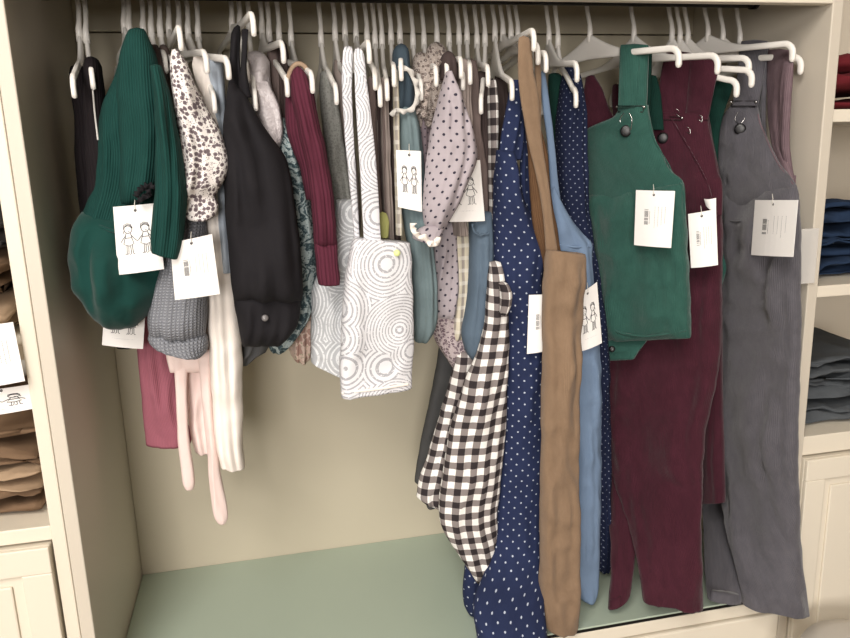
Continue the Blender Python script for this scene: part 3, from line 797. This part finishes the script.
for i, (xt, xb, m, lb) in enumerate((
        (371, 376, 'taupe', 'taupe shirt edge directly right of the circle print straps'),
        (377, 381, 'brown_dark', 'dark brown shirt edge, second right of the circle print straps'),
        (384, 387, 'taupe_light', 'light taupe shirt edge between dark brown shirts'),
        (390, 393, 'brown_dark', 'dark brown shirt edge left of the blue muslin romper'))):
    g = garment('cotton_shirt', lb, 'shirt', xt, 75, .1)
    cloth('body', m, [(78, xt-3, xt+2), (88, xt-4, xt+4), (140, xt-3, xt+6), (200, xb-4, xb+5), (300, xb+2, xb+12)], .085+.022*(i % 2), th=.05, parent=g, seed=50+i, fold=.004, freq=60)
    if i in (1, 2): stitch_line('button_placket', 'taupe_light' if i == 1 else 'taupe', [(xt-1, 100), (xt+1, 160), (xb, 232)], .048+.022*(i % 2), .0016, g)
g = garment('knitted_bonnet', 'olive green gathered cloth glimpsed above the circle pinafore bib', 'bonnet', 384, 218, .055)
cloth('body', 'green_mustard', [(213, 379, 386), (222, 378, 389), (238, 379, 388)], .052, th=.014, parent=g, seed=55, bot='round')
g = garment('cotton_shirt', 'cream and grey checked shirt front edge beside the blue muslin romper', 'shirt', 396, 80, .08)
cloth('body', 'plaid_cream', [(70, 393, 398), (100, 393, 399), (150, 394, 400), (235, 396, 402)], .062, th=.018, parent=g, seed=56, wr=.0007, fold=.001)

g = garment('muslin_romper', 'dusty blue muslin romper with frilled neckline', 'romper', 402, 48, .06)
cloth('neck', 'muslin_dark', [(45, 398, 404), (50, 394, 408), (65, 393, 410), (85, 394, 413), (105, 392, 415), (112, 394, 413)], .075, th=.04, parent=g, seed=57, bot='round')
cloth('body', 'muslin_blue', [(106, 396, 414), (130, 398, 419), (170, 399, 424), (210, 402, 427), (250, 408, 432), (290, 411, 436), (320, 412, 436), (335, 413, 431), (342, 415, 427)], .075, th=.05, parent=g, seed=58, fold=.007, freq=45, bot='round')
ruffle('frill', 'white_piping', [(399, 72), (406, 71), (412, 80), (415, 92), (413, 104), (405, 109), (396, 108), (389, 114)], .045, .006, .0025, 7, g, label='white edged frill at the neck')
swing_tag([(396, 150), (421, 151), (422, 212), (398, 207)], .035, 'kids', 'white swing tag with two drawn children on the blue muslin romper')
g = garment('lace_blouse', 'taupe lace collared blouse between the muslin romper and polka dot blouse', 'blouse', 421, 56, .08)
cloth('collar', 'lace', [(53, 417, 424), (60, 413, 430), (80, 412, 433), (105, 414, 432), (130, 415, 432)], .105, th=.03, parent=g, seed=59, fold=.008, freq=60, bot='round')
cloth('body', 'dots_brown', [(110, 414, 432), (140, 414, 430), (180, 418, 430), (225, 421, 430)], .105, th=.03, parent=g, seed=60, fold=.006, freq=50)
ruffle('frill', 'lace', [(415, 118), (420, 112), (424, 120), (429, 128), (432, 118), (436, 108)], .075, .006, .004, 6, g)
g = garment('lace_blouse', 'grey brown lace frilled blouse right behind the polka dot sleeve top', 'blouse', 437, 44, .08)
cloth('collar', 'lace', [(43, 432, 441), (49, 427, 446), (62, 426, 449), (80, 428, 446), (120, 428, 440)], .10, th=.03, parent=g, seed=61, fold=.008, freq=60, bot='round')
ruffle('frill', 'lace', [(426, 118), (428, 98), (433, 80), (438, 68), (442, 62)], .055, .006, .004, 9, g)
g = garment('polka_dot_blouse', 'pale lilac polka dot blouse with full sleeve and frilled cuff', 'blouse', 448, 58, .04)
cloth('shoulder', 'brown_dark', [(52, 445, 451), (60, 440, 456), (80, 440, 458)], .07, th=.03, parent=g, seed=62, bot='round')
cloth('sleeve', 'dots_lilac', [(72, 446, 451), (85, 442, 456), (105, 437, 463), (130, 431, 471), (150, 428, 477), (165, 426, 475), (185, 424, 466), (205, 423, 457), (222, 424, 448), (230, 427, 443)], .025, th=.045, parent=g, seed=63, fold=.006, freq=24, bot='round')
cloth('cuff', 'dots_lilac', [(424, 226, 444, 226), (414, 232, 441, 236), (413, 238, 440, 244), (420, 241, 436, 246)], .018, th=.03, parent=g, seed=64, fold=.005, freq=60)
ruffle('frill', 'cream_cotton', [(410, 223), (411, 231), (417, 238), (425, 241), (430, 247), (438, 245), (441, 237)], .002, .007, .003, 5, g, label='white frilled cuff edge')
cloth('body', 'dots_lilac', [(222, 430, 456), (250, 432, 457), (280, 430, 458), (300, 426, 457), (318, 430, 454)], .10, th=.035, parent=g, seed=65, fold=.007, freq=40, bot='round')
swing_tag([(441, 163), (480, 160), (485, 221), (446, 222)], .054, 'kids', 'white swing tag half covered by the lilac polka dot sleeve')
for i, (xt, xb, m, lb, Y_) in enumerate((
        (463, 458, 'taupe_light', 'light taupe shirt edge right of the polka dot sleeve top', .09),
        (472, 479, 'taupe', 'taupe shirt edge with hanger end, right of the polka dot sleeve', .11),
        (481, 486, 'brown_dark', 'dark brown shirt edge left of the narrow checked trim', .12),
        (501, 503, 'brown_dark', 'dark brown garment edge left of the navy dotted dress strap', .16))):
    g = garment('cotton_shirt', lb, 'shirt', xt, 60, .1)
    cloth('body', m, [(60 if i < 2 else 72, xt-4, xt+3), (72 if i < 2 else 84, xt-6, xt+6), (130, xt-5, xt+8), (180, xb-7, xb+8), (235, xb-6, xb+8)], Y_, th=.04, parent=g, seed=70+i, fold=.005, freq=60)
g = garment('cotton_shirt', 'narrow black and white checked shirt edge left of the navy dress', 'shirt', 492, 80, .08)
cloth('body', 'gingham', [(80, 490, 495), (100, 488, 497), (160, 489, 498), (260, 490, 500)], .085, th=.03, parent=g, seed=75, wr=.001)
g = garment('plaid_trousers', 'cream plaid trousers with vertical stripes under the triangular tag', 'trousers', 462, 215, .1)
cloth('legs', 'plaid_cream', [(210, 451, 471), (250, 452, 471), (290, 453, 471), (325, 452, 468), (340, 454, 464)], .105, th=.03, parent=g, seed=76, fold=.005, freq=50, bot='round')
g = garment('floral_bloomers', 'mauve small floral gathered bloomers above the gingham skirt', 'bloomers', 450, 280, .12)
cloth('bloomers', 'floral_small', [(285, 436, 468), (310, 426, 467), (335, 433, 467), (350, 441, 466), (362, 449, 468), (368, 453, 466)], .118, th=.035, parent=g, seed=77, fold=.008, freq=40, bot='round')
cloth('gathered_leg', 'lace', [(310, 440, 462), (330, 440, 458), (345, 444, 456), (352, 448, 454)], .115, th=.02, parent=g, seed=78, fold=.006, freq=50, bot='round')
g = garment('chambray_romper', 'slate blue chambray romper left of the gingham skirt', 'romper', 480, 215, .07)
cloth('body', 'chambray', [(212, 470, 492), (240, 470, 492), (280, 469, 491), (310, 466, 491), (335, 462, 489), (352, 466, 487), (360, 472, 485)], .085, th=.045, parent=g, seed=79, fold=.006, freq=30, bot='round')
ruffle('pocket_edge', 'chambray', [(471, 224), (474, 233), (481, 236), (489, 234)], .058, .003, .001, 3, g)

g = garment('trousers', 'dark grey trousers behind the left edge of the gingham skirt', 'trousers', 435, 350, .15)
cloth('legs', 'grey_dark', [(340, 440, 470), (380, 434, 470), (430, 423, 460), (470, 416, 450), (482, 415, 446)], .19, th=.03, parent=g, seed=80)
cloth('hem', 'grey_dark', [(470, 422, 446), (495, 424, 442), (507, 427, 438)], .17, th=.02, parent=g, seed=81)
g = garment('gingham_dress', 'black and white gingham dress with long pointed front panel', 'dress', 500, 265, .05)
cloth('bodice', 'gingham', [(262, 490, 500), (285, 488, 505), (320, 485, 508), (350, 478, 508), (385, 464, 507), (430, 450, 505), (470, 443, 501), (510, 439, 497), (530, 443, 497), (555, 459, 494), (572, 470, 491), (583, 477, 488)], .05, th=.035, parent=g, seed=82, fold=.006, freq=26, bot='round')
cloth('skirt', 'gingham', [(352, 458, 500), (380, 450, 496), (420, 438, 492), (460, 426, 486), (490, 417, 482), (418, 498, 480, 510), (436, 507, 470, 514)], .10, th=.035, parent=g, seed=83, fold=.008, freq=22)
cloth('sleeve_frill', 'gingham', [(283, 499, 507), (292, 500, 511), (305, 500, 511), (315, 500, 507)], .018, th=.02, parent=g, seed=84, fold=.005, freq=50, bot='round')

g = garment('polka_dot_dress', 'long navy blue dress with small white dots, left of the tan dungarees', 'dress', 512, 100, .07)
cloth('strap', 'navy_dots', [(80, 511, 519), (100, 508, 522), (130, 502, 524), (160, 498, 520)], .062, th=.014, parent=g, seed=85, top='square')
cloth('strap', 'navy_dots', [(98, 521, 527), (130, 521, 530), (170, 520, 531), (225, 520, 531)], .075, th=.012, parent=g, seed=86)
cloth('body', 'navy_dots', [(150, 497, 512), (170, 495, 516), (195, 494, 521), (215, 494, 530), (235, 494, 542), (246, 494, 548), (262, 495, 543), (285, 498, 540), (340, 504, 543), (420, 502, 544), (480, 497, 544), (530, 492, 543, .062, .062), (570, 487, 543, .03, .03), (600, 475, 543, -.005, -.005), (625, 475, 545, -.03, -.03), (648, 478, 548, -.035, -.035)], .065, th=.055, parent=g, seed=87, fold=.006, freq=18)
cloth('leg', 'navy_dots', [(560, 466, 492), (590, 463, 488), (606, 464, 482), (612, 468, 476)], .08, th=.03, parent=g, seed=88)
swing_tag([(529, 295), (556, 293), (554, 349), (527, 354)], .024, 'back', 'white barcode swing tag wedged between the navy dress and tan dungarees')
g = garment('corduroy_dungarees', 'tan corduroy long dungarees with one thin strap over the hanger', 'dungarees', 525, 40, .0)
cloth('strap', 'tan_cord', [(37, 520, 527), (42, 518, 531), (70, 518, 533), (95, 520, 538), (120, 524, 540), (150, 530, 543), (180, 537, 548), (215, 543, 552), (255, 546, 558)], .015, th=.008, parent=g, seed=89, wr=.0007, fold=.001)
cloth('strap', 'tan_cord', [(48, 534, 539), (80, 535, 541), (110, 536, 541), (140, 535, 541), (160, 534, 546)], .04, th=.007, parent=g, seed=90, wr=.0007, fold=.001)
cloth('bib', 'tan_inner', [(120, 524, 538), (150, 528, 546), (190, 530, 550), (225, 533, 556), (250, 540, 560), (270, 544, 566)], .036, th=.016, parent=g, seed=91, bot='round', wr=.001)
cloth('body', 'tan_cord', [(548, 250, 583, 254), (546, 258, 584, 258), (543, 290, 583, 290), (543, 340, 580, 340), (542, 400, 578, 400), (541, 470, 578, 470), (540, 540, 578, 540), (539, 600, 578, 600), (541, 620, 577, 622), (547, 628, 574, 630)], .0, th=.036, parent=g, seed=92, fold=.006, freq=20, top='square', e=2.6, wr=.003)
g = garment('denim_dungarees', 'light blue denim dungarees right of the tan dungarees', 'dungarees', 545, 70, .05)
cloth('strap', 'denim_light', [(72, 541, 545), (100, 542, 549), (140, 547, 554), (180, 550, 558), (212, 552, 562)], .055, th=.008, parent=g, seed=93, wr=.0006, fold=.001)
cloth('body', 'denim_light', [(548, 195, 553, 185), (549, 215, 566, 212), (550, 235, 581, 233), (552, 248, 591, 245), (556, 262, 590, 262), (562, 290, 594, 290), (568, 340, 598, 340), (572, 400, 600, 400), (574, 480, 600, 480), (575, 560, 598, 560), (576, 585, 597, 585), (579, 597, 592, 597)], .055, th=.035, parent=g, seed=94, fold=.003, freq=26)
stitch_line('waistband', 'denim_light', [(556, 244, .038), (575, 247, .037), (590, 246, .04)], .038, .002, g)
swing_tag([(576, 295), (597, 282), (602, 343), (579, 352)], .026, 'kids', 'white swing tag with two drawn children on the light blue denim dungarees')
g = garment('polka_dot_dress', 'dark navy dress with tiny white dots, right of the denim strap', 'dress', 570, 68, .1)
cloth('body', 'navy_dots_dark', [(66, 566, 574), (76, 564, 579), (100, 560, 582), (140, 557, 584), (200, 560, 587), (240, 570, 591), (320, 580, 604), (400, 588, 608), (500, 592, 608), (555, 594, 607), (568, 596, 605)], .13, th=.05, parent=g, seed=95, fold=.006, freq=40)
g = garment('corduroy_pinafore', 'dark green corduroy strap piece behind the denim and navy dresses', 'pinafore', 553, 74, .15)
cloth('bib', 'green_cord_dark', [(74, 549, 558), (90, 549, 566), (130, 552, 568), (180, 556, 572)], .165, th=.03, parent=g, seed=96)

g = garment('corduroy_dungarees', 'short green corduroy romper dungarees with wide strap and black button', 'dungarees', 633, 46, .1)
SG = dict(Y=.17, Y2=.02)
cloth('strap', 'green_cord', [(45, 621, 648), (50, 620, 649), (80, 619, 648), (108, 618, 647)], .095, .07, th=.012, parent=g, seed=97, wr=.0006, fold=.001, top='round')
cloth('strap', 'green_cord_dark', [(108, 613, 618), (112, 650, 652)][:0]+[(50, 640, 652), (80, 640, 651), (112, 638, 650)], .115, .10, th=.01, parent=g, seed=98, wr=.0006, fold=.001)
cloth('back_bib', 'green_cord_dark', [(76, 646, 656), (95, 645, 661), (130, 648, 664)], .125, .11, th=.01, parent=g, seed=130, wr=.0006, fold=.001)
cloth('bib', 'green_cord', [(617, 106, 648, 105, .11, .07), (615, 116, 650, 118, .112, .066), (586, 131, 654, 136, .165, .06), (585, 150, 660, 150, .168, .05), (586, 170, 670, 170, .168, .035), (587, 190, 684, 184, .168, .022), (588, 220, 685, 218, .168, .02)], .16, .03, th=.022, parent=g, seed=99, fold=.001, wr=.001, top='square', bot='round')
cloth('body', 'green_cord', [(587, 196, 683, 184), (588, 215, 685, 215), (591, 250, 687, 250), (594, 290, 689, 290), (596, 320, 690, 318), (597, 335, 691, 333), (599, 341, 690, 338)], .168, .02, th=.036, parent=g, seed=100, fold=.006, freq=14, wr=.004, bot='round', e=3)
cloth('crotch_tab', 'green_cord', [(597, 322, 655, 330), (598, 342, 646, 342), (599, 352, 638, 352), (600, 360, 634, 359)], .155, .10, th=.014, parent=g, seed=101, wr=.001, fold=.001, e=4)
button(612, 349, .115, .0052, 'button_black', g)
button(626, 131, .067, .0085, 'button_black', g)
stitch_line('strap_seam', 'green_cord', [(640, 50, .066), (638, 80, .066), (637, 104, .066)], .066, .0009, g)
def buckle(x0, x1, y, Y, g, down=8):
    P = [snap(q[0], q[1], Y[q[2]], g, .002) for q in ((x0+1, y, 0), (x1-1, y, 1), (x1-2, y+down, 1), (x0+2, y+down, 0))]
    v, f = tube_geo([P[0], P[1], P[1].lerp(P[2], .5), P[2], P[3], P[3].lerp(P[0], .5)], .0007, 6, closed=True)
    mesh('buckle', v, f, 'rod_metal', g)
    for q in (x0+1, x1-1): button(q, y+1, Y[0], .0022, 'buckle', g, 'buckle_glint', 'bright bead standing for a glint on the buckle')  # glints at the buckle ends modelled as small bright beads
buckle(616, 645, 106, (.088, .053), g, 6)
stitch_line('buckle_loop', 'buckle', [(624, 113, .08), (620, 120, .08), (623, 130, .078), (630, 130, .075), (632, 120, .072), (629, 113, .072)], .08, .0007, g)
swing_tag([(636, 190), (675, 191), (671, 248), (634, 245)], (.055, .005), 'back', 'white barcode swing tag on the short green corduroy dungarees')
stitch_line('leg_seam', 'green_cord', [(598, 306), (604, 322), (618, 332), (640, 336), (665, 334), (686, 330)], .05, .0018, g)
stitch_line('side_seam', 'green_cord', [(683, 190), (685, 250), (687, 325)], .05, .0009, g)
stitch_line('edge_seam', 'green_cord', [(649, 120), (653, 137), (661, 152), (670, 168), (682, 185)], .05, .0013, g)
g = garment('corduroy_dungarees', 'maroon corduroy strap piece left of the green wide strap', 'dungarees', 596, 80, .17)
cloth('strap', 'maroon_cord', [(587, 78, 593, 75), (584, 90, 602, 88), (583, 110, 609, 108), (583, 132, 617, 124), (586, 160, 625, 160)], .20, .185, th=.012, parent=g, seed=102, wr=.0008, fold=.001, top='square')
cloth('strap', 'maroon_cord', [(85, 613, 620), (100, 612, 624), (125, 614, 630)], .215, .20, th=.012, parent=g, seed=103, wr=.0008, fold=.001)
g = garment('corduroy_dungarees', 'long maroon corduroy dungarees with wide straps and black button', 'dungarees', 680, 52, .12)
cloth('strap', 'maroon_cord', [(667, 52, 692, 53), (664, 58, 693, 58), (659, 85, 690, 85), (656, 118, 687, 116)], .14, .115, th=.012, parent=g, seed=104, wr=.0006, fold=.001)
cloth('strap', 'maroon_cord', [(56, 690, 717), (62, 690, 720), (90, 688, 714), (120, 685, 708)], .115, .085, th=.012, parent=g, seed=105, wr=.0006, fold=.001)
cloth('bib', 'maroon_cord', [(652, 112, 708, 114, .15, .09), (648, 126, 710, 130, .152, .085), (645, 150, 714, 150, .155, .07), (643, 170, 718, 172, .16, .05), (640, 190, 722, 184, .165, .035), (638, 215, 722, 215, .165, .035)], .15, .05, th=.022, parent=g, seed=106, wr=.0012, fold=.002, top='square')
cloth('body', 'maroon_cord', [(630, 195, 721, 186, .19, .045), (625, 230, 722, 230, .19, .045), (618, 290, 722, 290, .19, .045), (608, 340, 721, 340, .19, .045), (607, 380, 717, 380, .19, .045), (606, 420, 708, 420, .19, .045), (608, 450, 704, 450, .18, .04), (616, 485, 703, 485, .14, .03), (626, 515, 702, 515, .09, .005), (634, 545, 702, 550, .04, -.02), (640, 580, 703, 585, .0, -.034), (643, 600, 703, 607, -.014, -.038)], .1, .0, th=.03, parent=g, seed=107, wr=.003, fold=.006, freq=14, e=3)
cloth('leg', 'maroon_cord', [(606, 430, 640, 430, .2, .16), (607, 480, 640, 480, .17, .12), (610, 530, 638, 530, .10, .07), (611, 570, 634, 570, .05, .03), (609, 595, 630, 595, .03, .02), (608, 607, 622, 603, .025, .015)], .1, .1, th=.025, parent=g, seed=109, wr=.002, fold=.002)
button(663, 138, .098, .0085, 'button_black', g)
buckle(650, 683, 117, (.14, .105), g, 3)
stitch_line('edge_seam', 'maroon_cord', [(671, 118), (690, 150), (706, 180), (712, 200)], .05, .0012, g)
for x, y in ((678, 109), (701, 115), (689, 127)):
    stitch_line('buckle_loop', 'buckle', [(x-2, y, .085), (x+1, y+2, .084), (x+1, y+7, .083), (x-2, y+5, .083)], .08, .0006, g)
g = garment('corduroy_dungarees', 'second maroon corduroy dungarees with shorter leg, behind the first', 'dungarees', 712, 120, .1)
cloth('strap', 'maroon_cord', [(110, 700, 708), (140, 704, 713), (170, 710, 719), (190, 712, 722)], .115, .105, th=.01, parent=g, seed=110, wr=.0006, fold=.001)
cloth('leg', 'maroon_cord', [(300, 700, 722, .13, .10), (400, 700, 722, .13, .09), (460, 701, 723, .13, .08), (495, 702, 724, .13, .08), (503, 704, 723, .13, .08)], .13, .09, th=.025, parent=g, seed=111, wr=.001, fold=.002)
swing_tag([(688, 214), (716, 209), (718, 265), (691, 268)], (.033, .008), 'back', 'white barcode swing tag on the maroon dungarees beside the green ones')
swing_tag([(704, 199), (716, 198), (716, 212), (706, 206)], (.028, .014), 'plain', 'small pinkish white care label above the maroon dungarees tag')
g = garment('corduroy_dungarees', 'narrow green corduroy dungarees glimpsed between maroon and grey pairs', 'dungarees', 722, 78, .14)
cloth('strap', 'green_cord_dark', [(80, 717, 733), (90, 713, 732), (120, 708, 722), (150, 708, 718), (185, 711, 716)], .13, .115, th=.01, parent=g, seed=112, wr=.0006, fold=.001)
cloth('body', 'green_cord', [(195, 716, 730), (210, 715, 735), (240, 714, 734), (262, 712, 730), (285, 708, 722)], .15, .13, th=.02, parent=g, seed=113)
g = garment('corduroy_dungarees', 'long grey corduroy dungarees with wide strap, rightmost full pair', 'dungarees', 753, 42, .1)
cloth('strap', 'grey_cord', [(41, 742, 767), (46, 740, 768), (75, 737, 764), (106, 732, 758)], .13, .10, th=.012, parent=g, seed=114, wr=.0006, fold=.001)
cloth('strap', 'grey_cord', [(44, 762, 769), (80, 757, 767), (130, 758, 766), (170, 768, 775)], .125, .10, th=.008, parent=g, seed=115, wr=.0006, fold=.001)
cloth('bib', 'grey_cord', [(732, 104, 757, 103, .14, .11), (726, 112, 759, 113, .145, .105), (720, 124, 762, 126, .155, .095), (718, 145, 770, 145, .158, .06), (717, 165, 780, 165, .16, .03), (717, 185, 796, 186, .162, -.018), (717, 215, 798, 215, .162, -.025)], .15, .05, th=.024, parent=g, seed=116, wr=.0018, fold=.003, top='square', bot='round')
cloth('body', 'grey_cord', [(717, 192, 796, 187, .165, -.02), (718, 220, 798, 220, .165, -.025), (720, 280, 799, 280, .165, -.025), (718, 340, 799, 340, .165, -.025), (715, 400, 798, 400, .165, -.025), (714, 440, 797, 440, .16, -.028), (721, 480, 797, 485, .14, -.03), (727, 520, 799, 525, .09, -.035), (734, 560, 803, 565, .03, -.04), (740, 588, 806, 592, -.015, -.05), (742, 603, 808, 613, -.025, -.05)], .1, 0, th=.034, parent=g, seed=117, wr=.003, fold=.005, freq=14, e=3)
cloth('leg', 'grey_cord', [(706, 440, 735, 440, .22, .17), (703, 500, 735, 500, .20, .15), (704, 550, 738, 550, .09, .06), (706, 585, 741, 585, .015, -.005), (708, 599, 741, 602, -.015, -.02)], .1, .1, th=.02, parent=g, seed=119, wr=.002, fold=.003, freq=20)
button(740, 129, .103, .0088, 'button_black', g)
buckle(730, 757, 101, (.125, .095), g, 6)
stitch_line('edge_seam', 'mauve_cord', [(758, 114), (762, 128), (769, 145), (779, 165), (793, 184)], .05, .0012, g, 'paler edge seam')
stitch_line('waist_seam', 'grey_cord', [(720, 220, .138), (740, 221, .095), (770, 216, .04), (796, 212, .0)], .1, .0014, g)
stitch_line('buckle_loop', 'buckle', [(738, 112, .115), (735, 119, .115), (740, 124, .11), (745, 118, .11)], .11, .0006, g)
swing_tag([(755, 200), (798, 200), (793, 257), (751, 255)], (.035, -.065), 'back', 'white barcode swing tag on the long grey corduroy dungarees')
g = garment('corduroy_pinafore', 'mauve pink corduroy straps at the right end behind the grey dungarees', 'pinafore', 776, 50, .1)
cloth('strap', 'mauve_cord', [(50, 768, 790, .10, .045), (60, 768, 789, .10, .045), (100, 768, 784, .09, .045), (140, 772, 783, .07, .04), (175, 782, 792, .03, .01), (195, 789, 799, .005, -.008)], .125, .10, th=.01, parent=g, seed=120, wr=.0006, fold=.001)
cloth('strap', 'mauve_cord', [(62, 784, 793), (100, 782, 790), (150, 783, 788), (185, 789, 795)], .04, .02, th=.01, parent=g, seed=121, wr=.0006, fold=.001)

# ------------------------------------------------------------------ hangers
HN = [
 (79, 32, 73, 84, 'holding the leftmost black garment', .03, 0),
 (86, 34, 92, 76, 'holding the black garment with white piping', .075, 0),
 (124, 24, 138, 44, 'inside the shoulder of the green ribbed romper', .06, 0),
 (129, 27, 154, 60, 'just behind the green ribbed romper', .07, 0),
 (143, 28, 157, 62, 'holding the dark brown garment right of the green romper', .09, 0),
 (151, 28, 165, 60, 'holding the taupe garment left of the floral blouse', .09, 0),
 (160, 28, 174, 66, 'left neighbour of the floral blouse hanger', .08, 0),
 (169, 28, 180, 36, 'with bright end above the floral blouse', .0, 0),
 (179, 28, 206, 60, 'holding the off white shirt', .02, 0),
 (188, 30, 228, 66, 'holding the pale blue shirt', .02, 0),
 (198, 32, 214, 100, 'with low bright end behind the floral sleeve', .045, 0),
 (232, 24, 253, 22, 'holding the black short dungarees, its end raised', .0, .006),
 (240, 24, 247, 70, 'right behind the black dungarees straps', .08, 0),
 (249, 26, 255, 98, 'holding the silver satin blouse', .06, 0),
 (262, 30, 283, 50, 'with bright end above the paisley dress', .04, 0),
 (269, 32, 287, 84, 'with lower bright end left of the burgundy cardigan', .05, 0),
 (279, 34, 300, 72, 'behind the burgundy cardigan shoulder', .09, 0),
 (291, 37, 312, 80, 'holding the burgundy cardigan', .02, 0),
 (321, 38, 336, 92, 'holding the mottled grey green dress', .05, 0),
 (335, 32, 346, 78, 'with broad plate left of the circle print straps', .09, .010),
 (345, 32, 352, 60, 'holding the grey circle print pinafore', .06, .006),
 (356, 34, 369, 50, 'holding the white circle print pinafore', .0, 0),
 (367, 36, 375, 77, 'holding the taupe shirt right of the circle print straps', .02, 0),
 (375, 40, 380, 94, 'holding the dark brown shirt right of the circle print straps', .02, 0),
 (382, 40, 387, 88, 'holding the light taupe shirt', .03, 0),
 (391, 36, 394, 74, 'holding the checked shirt beside the muslin romper', .03, 0),
 (400, 35, 401, 68, 'holding the blue muslin romper', .04, 0),
 (413, 40, 421, 88, 'holding the taupe lace collared blouse', .055, 0),
 (424, 40, 436, 74, 'holding the grey brown lace frilled blouse', .05, 0),
 (437, 37, 447, 70, 'holding the lilac polka dot blouse', .055, 0),
 (449, 38, 461, 66, 'behind the top of the polka dot sleeve', .04, 0),
 (459, 36, 463, 78, 'holding the light taupe shirt right of the polka dots', .07, 0),
 (467, 36, 470, 72, 'holding the taupe shirt right of the polka dot sleeve', .04, 0),
 (477, 40, 488, 74, 'holding the narrow checked shirt', .03, 0),
 (485, 38, 481, 102, 'with a thin low end left of the checked shirt', .06, 0),
 (495, 33, 512, 88, 'holding the long navy dotted dress', .02, .012),
 (503, 33, 534, 38, 'holding the tan corduroy dungarees, its end raised', -.01, .004),
 (511, 34, 538, 52, 'just below the tan dungarees hanger end', .02, .0),
 (518, 34, 546, 60, 'holding the light blue denim dungarees', .02, 0),
 (549, 37, 577, 70, 'holding the dark navy dress with tiny dots', .04, .008),
 (558, 40, 576, 96, 'behind the dark navy dress with a low end', .06, 0),
 (590, 34, 679, 55, 'holding the short green corduroy dungarees', .0, .014),
 (634, 34, 718, 62, 'holding the long maroon corduroy dungarees', .0, .014),
 (672, 34, 737, 86, 'holding the narrow green dungarees', .06, .010),
 (680, 36, 752, 76, 'holding the second maroon dungarees', .05, .010),
 (688, 36, 749, 64, 'with the highest end between maroon and grey dungarees', .06, .010),
 (708, 34, 793, 50, 'holding the long grey corduroy dungarees', .02, .012),
 (723, 36, 801, 63, 'at the far right with the outermost end', .04, .010),
 (740, 38, 785, 82, 'holding the mauve corduroy straps', .07, .008),
]
for hx, hy, tx, ty, lb, Yt, pl in HN:
    hanger(hx, hy, tx, ty, 'white plastic hanger '+lb, Yt, plate=.014+pl*.8)

# ------------------------------------------------------------------ light
def area(name, loc, size, sy_, energy, tgt, col=(1, .95, .89)):
    l = bpy.data.lights.new(name, 'AREA'); l.shape = 'RECTANGLE'; l.size = size; l.size_y = sy_; l.energy = energy; l.color = col
    o = bpy.data.objects.new(name, l); o.location = loc; C.objects.link(o)
    o.rotation_euler = (Vector(tgt)-Vector(loc)).to_track_quat('-Z', 'Y').to_euler(); return o
area('ceiling_light', (-.6, -1.5, 2.94), .8, .45, 29, (.25, .1, 1.1))
area('ceiling_light', (-.9, -2.4, 2.94), 1.2, .6, 40, (-.6, -2.2, 0))
area('ceiling_light', (-1.6, -3.0, 2.94), 1.2, .6, 35, (-.2, -.5, 1.2))
area('added_front_fill', (-.62, -3.3, 1.66), .9, .9, 72, (.25, .1, 1.4), (1, .95, .9))  # added soft fill from behind the camera, no known source there
w = bpy.data.worlds.new('world'); S.world = w; w.use_nodes = True
w.node_tree.nodes['Background'].inputs[0].default_value = (1, .93, .85, 1)
w.node_tree.nodes['Background'].inputs[1].default_value = .65
S.view_settings.view_transform = 'Standard'; S.view_settings.look = 'None'; S.view_settings.gamma = 1
S.view_settings.exposure = 0.0

cnt = {}
for o in C.objects:
    if o.parent is None and 'category' in o and 'group' not in o: cnt.setdefault(o['category'], []).append(o)
for k, v in cnt.items():
    if len(v) > 1:
        for o in v: o['group'] = k+' hanging on the rod' if k != 'shelving' else 'shelving units beside the wardrobe'
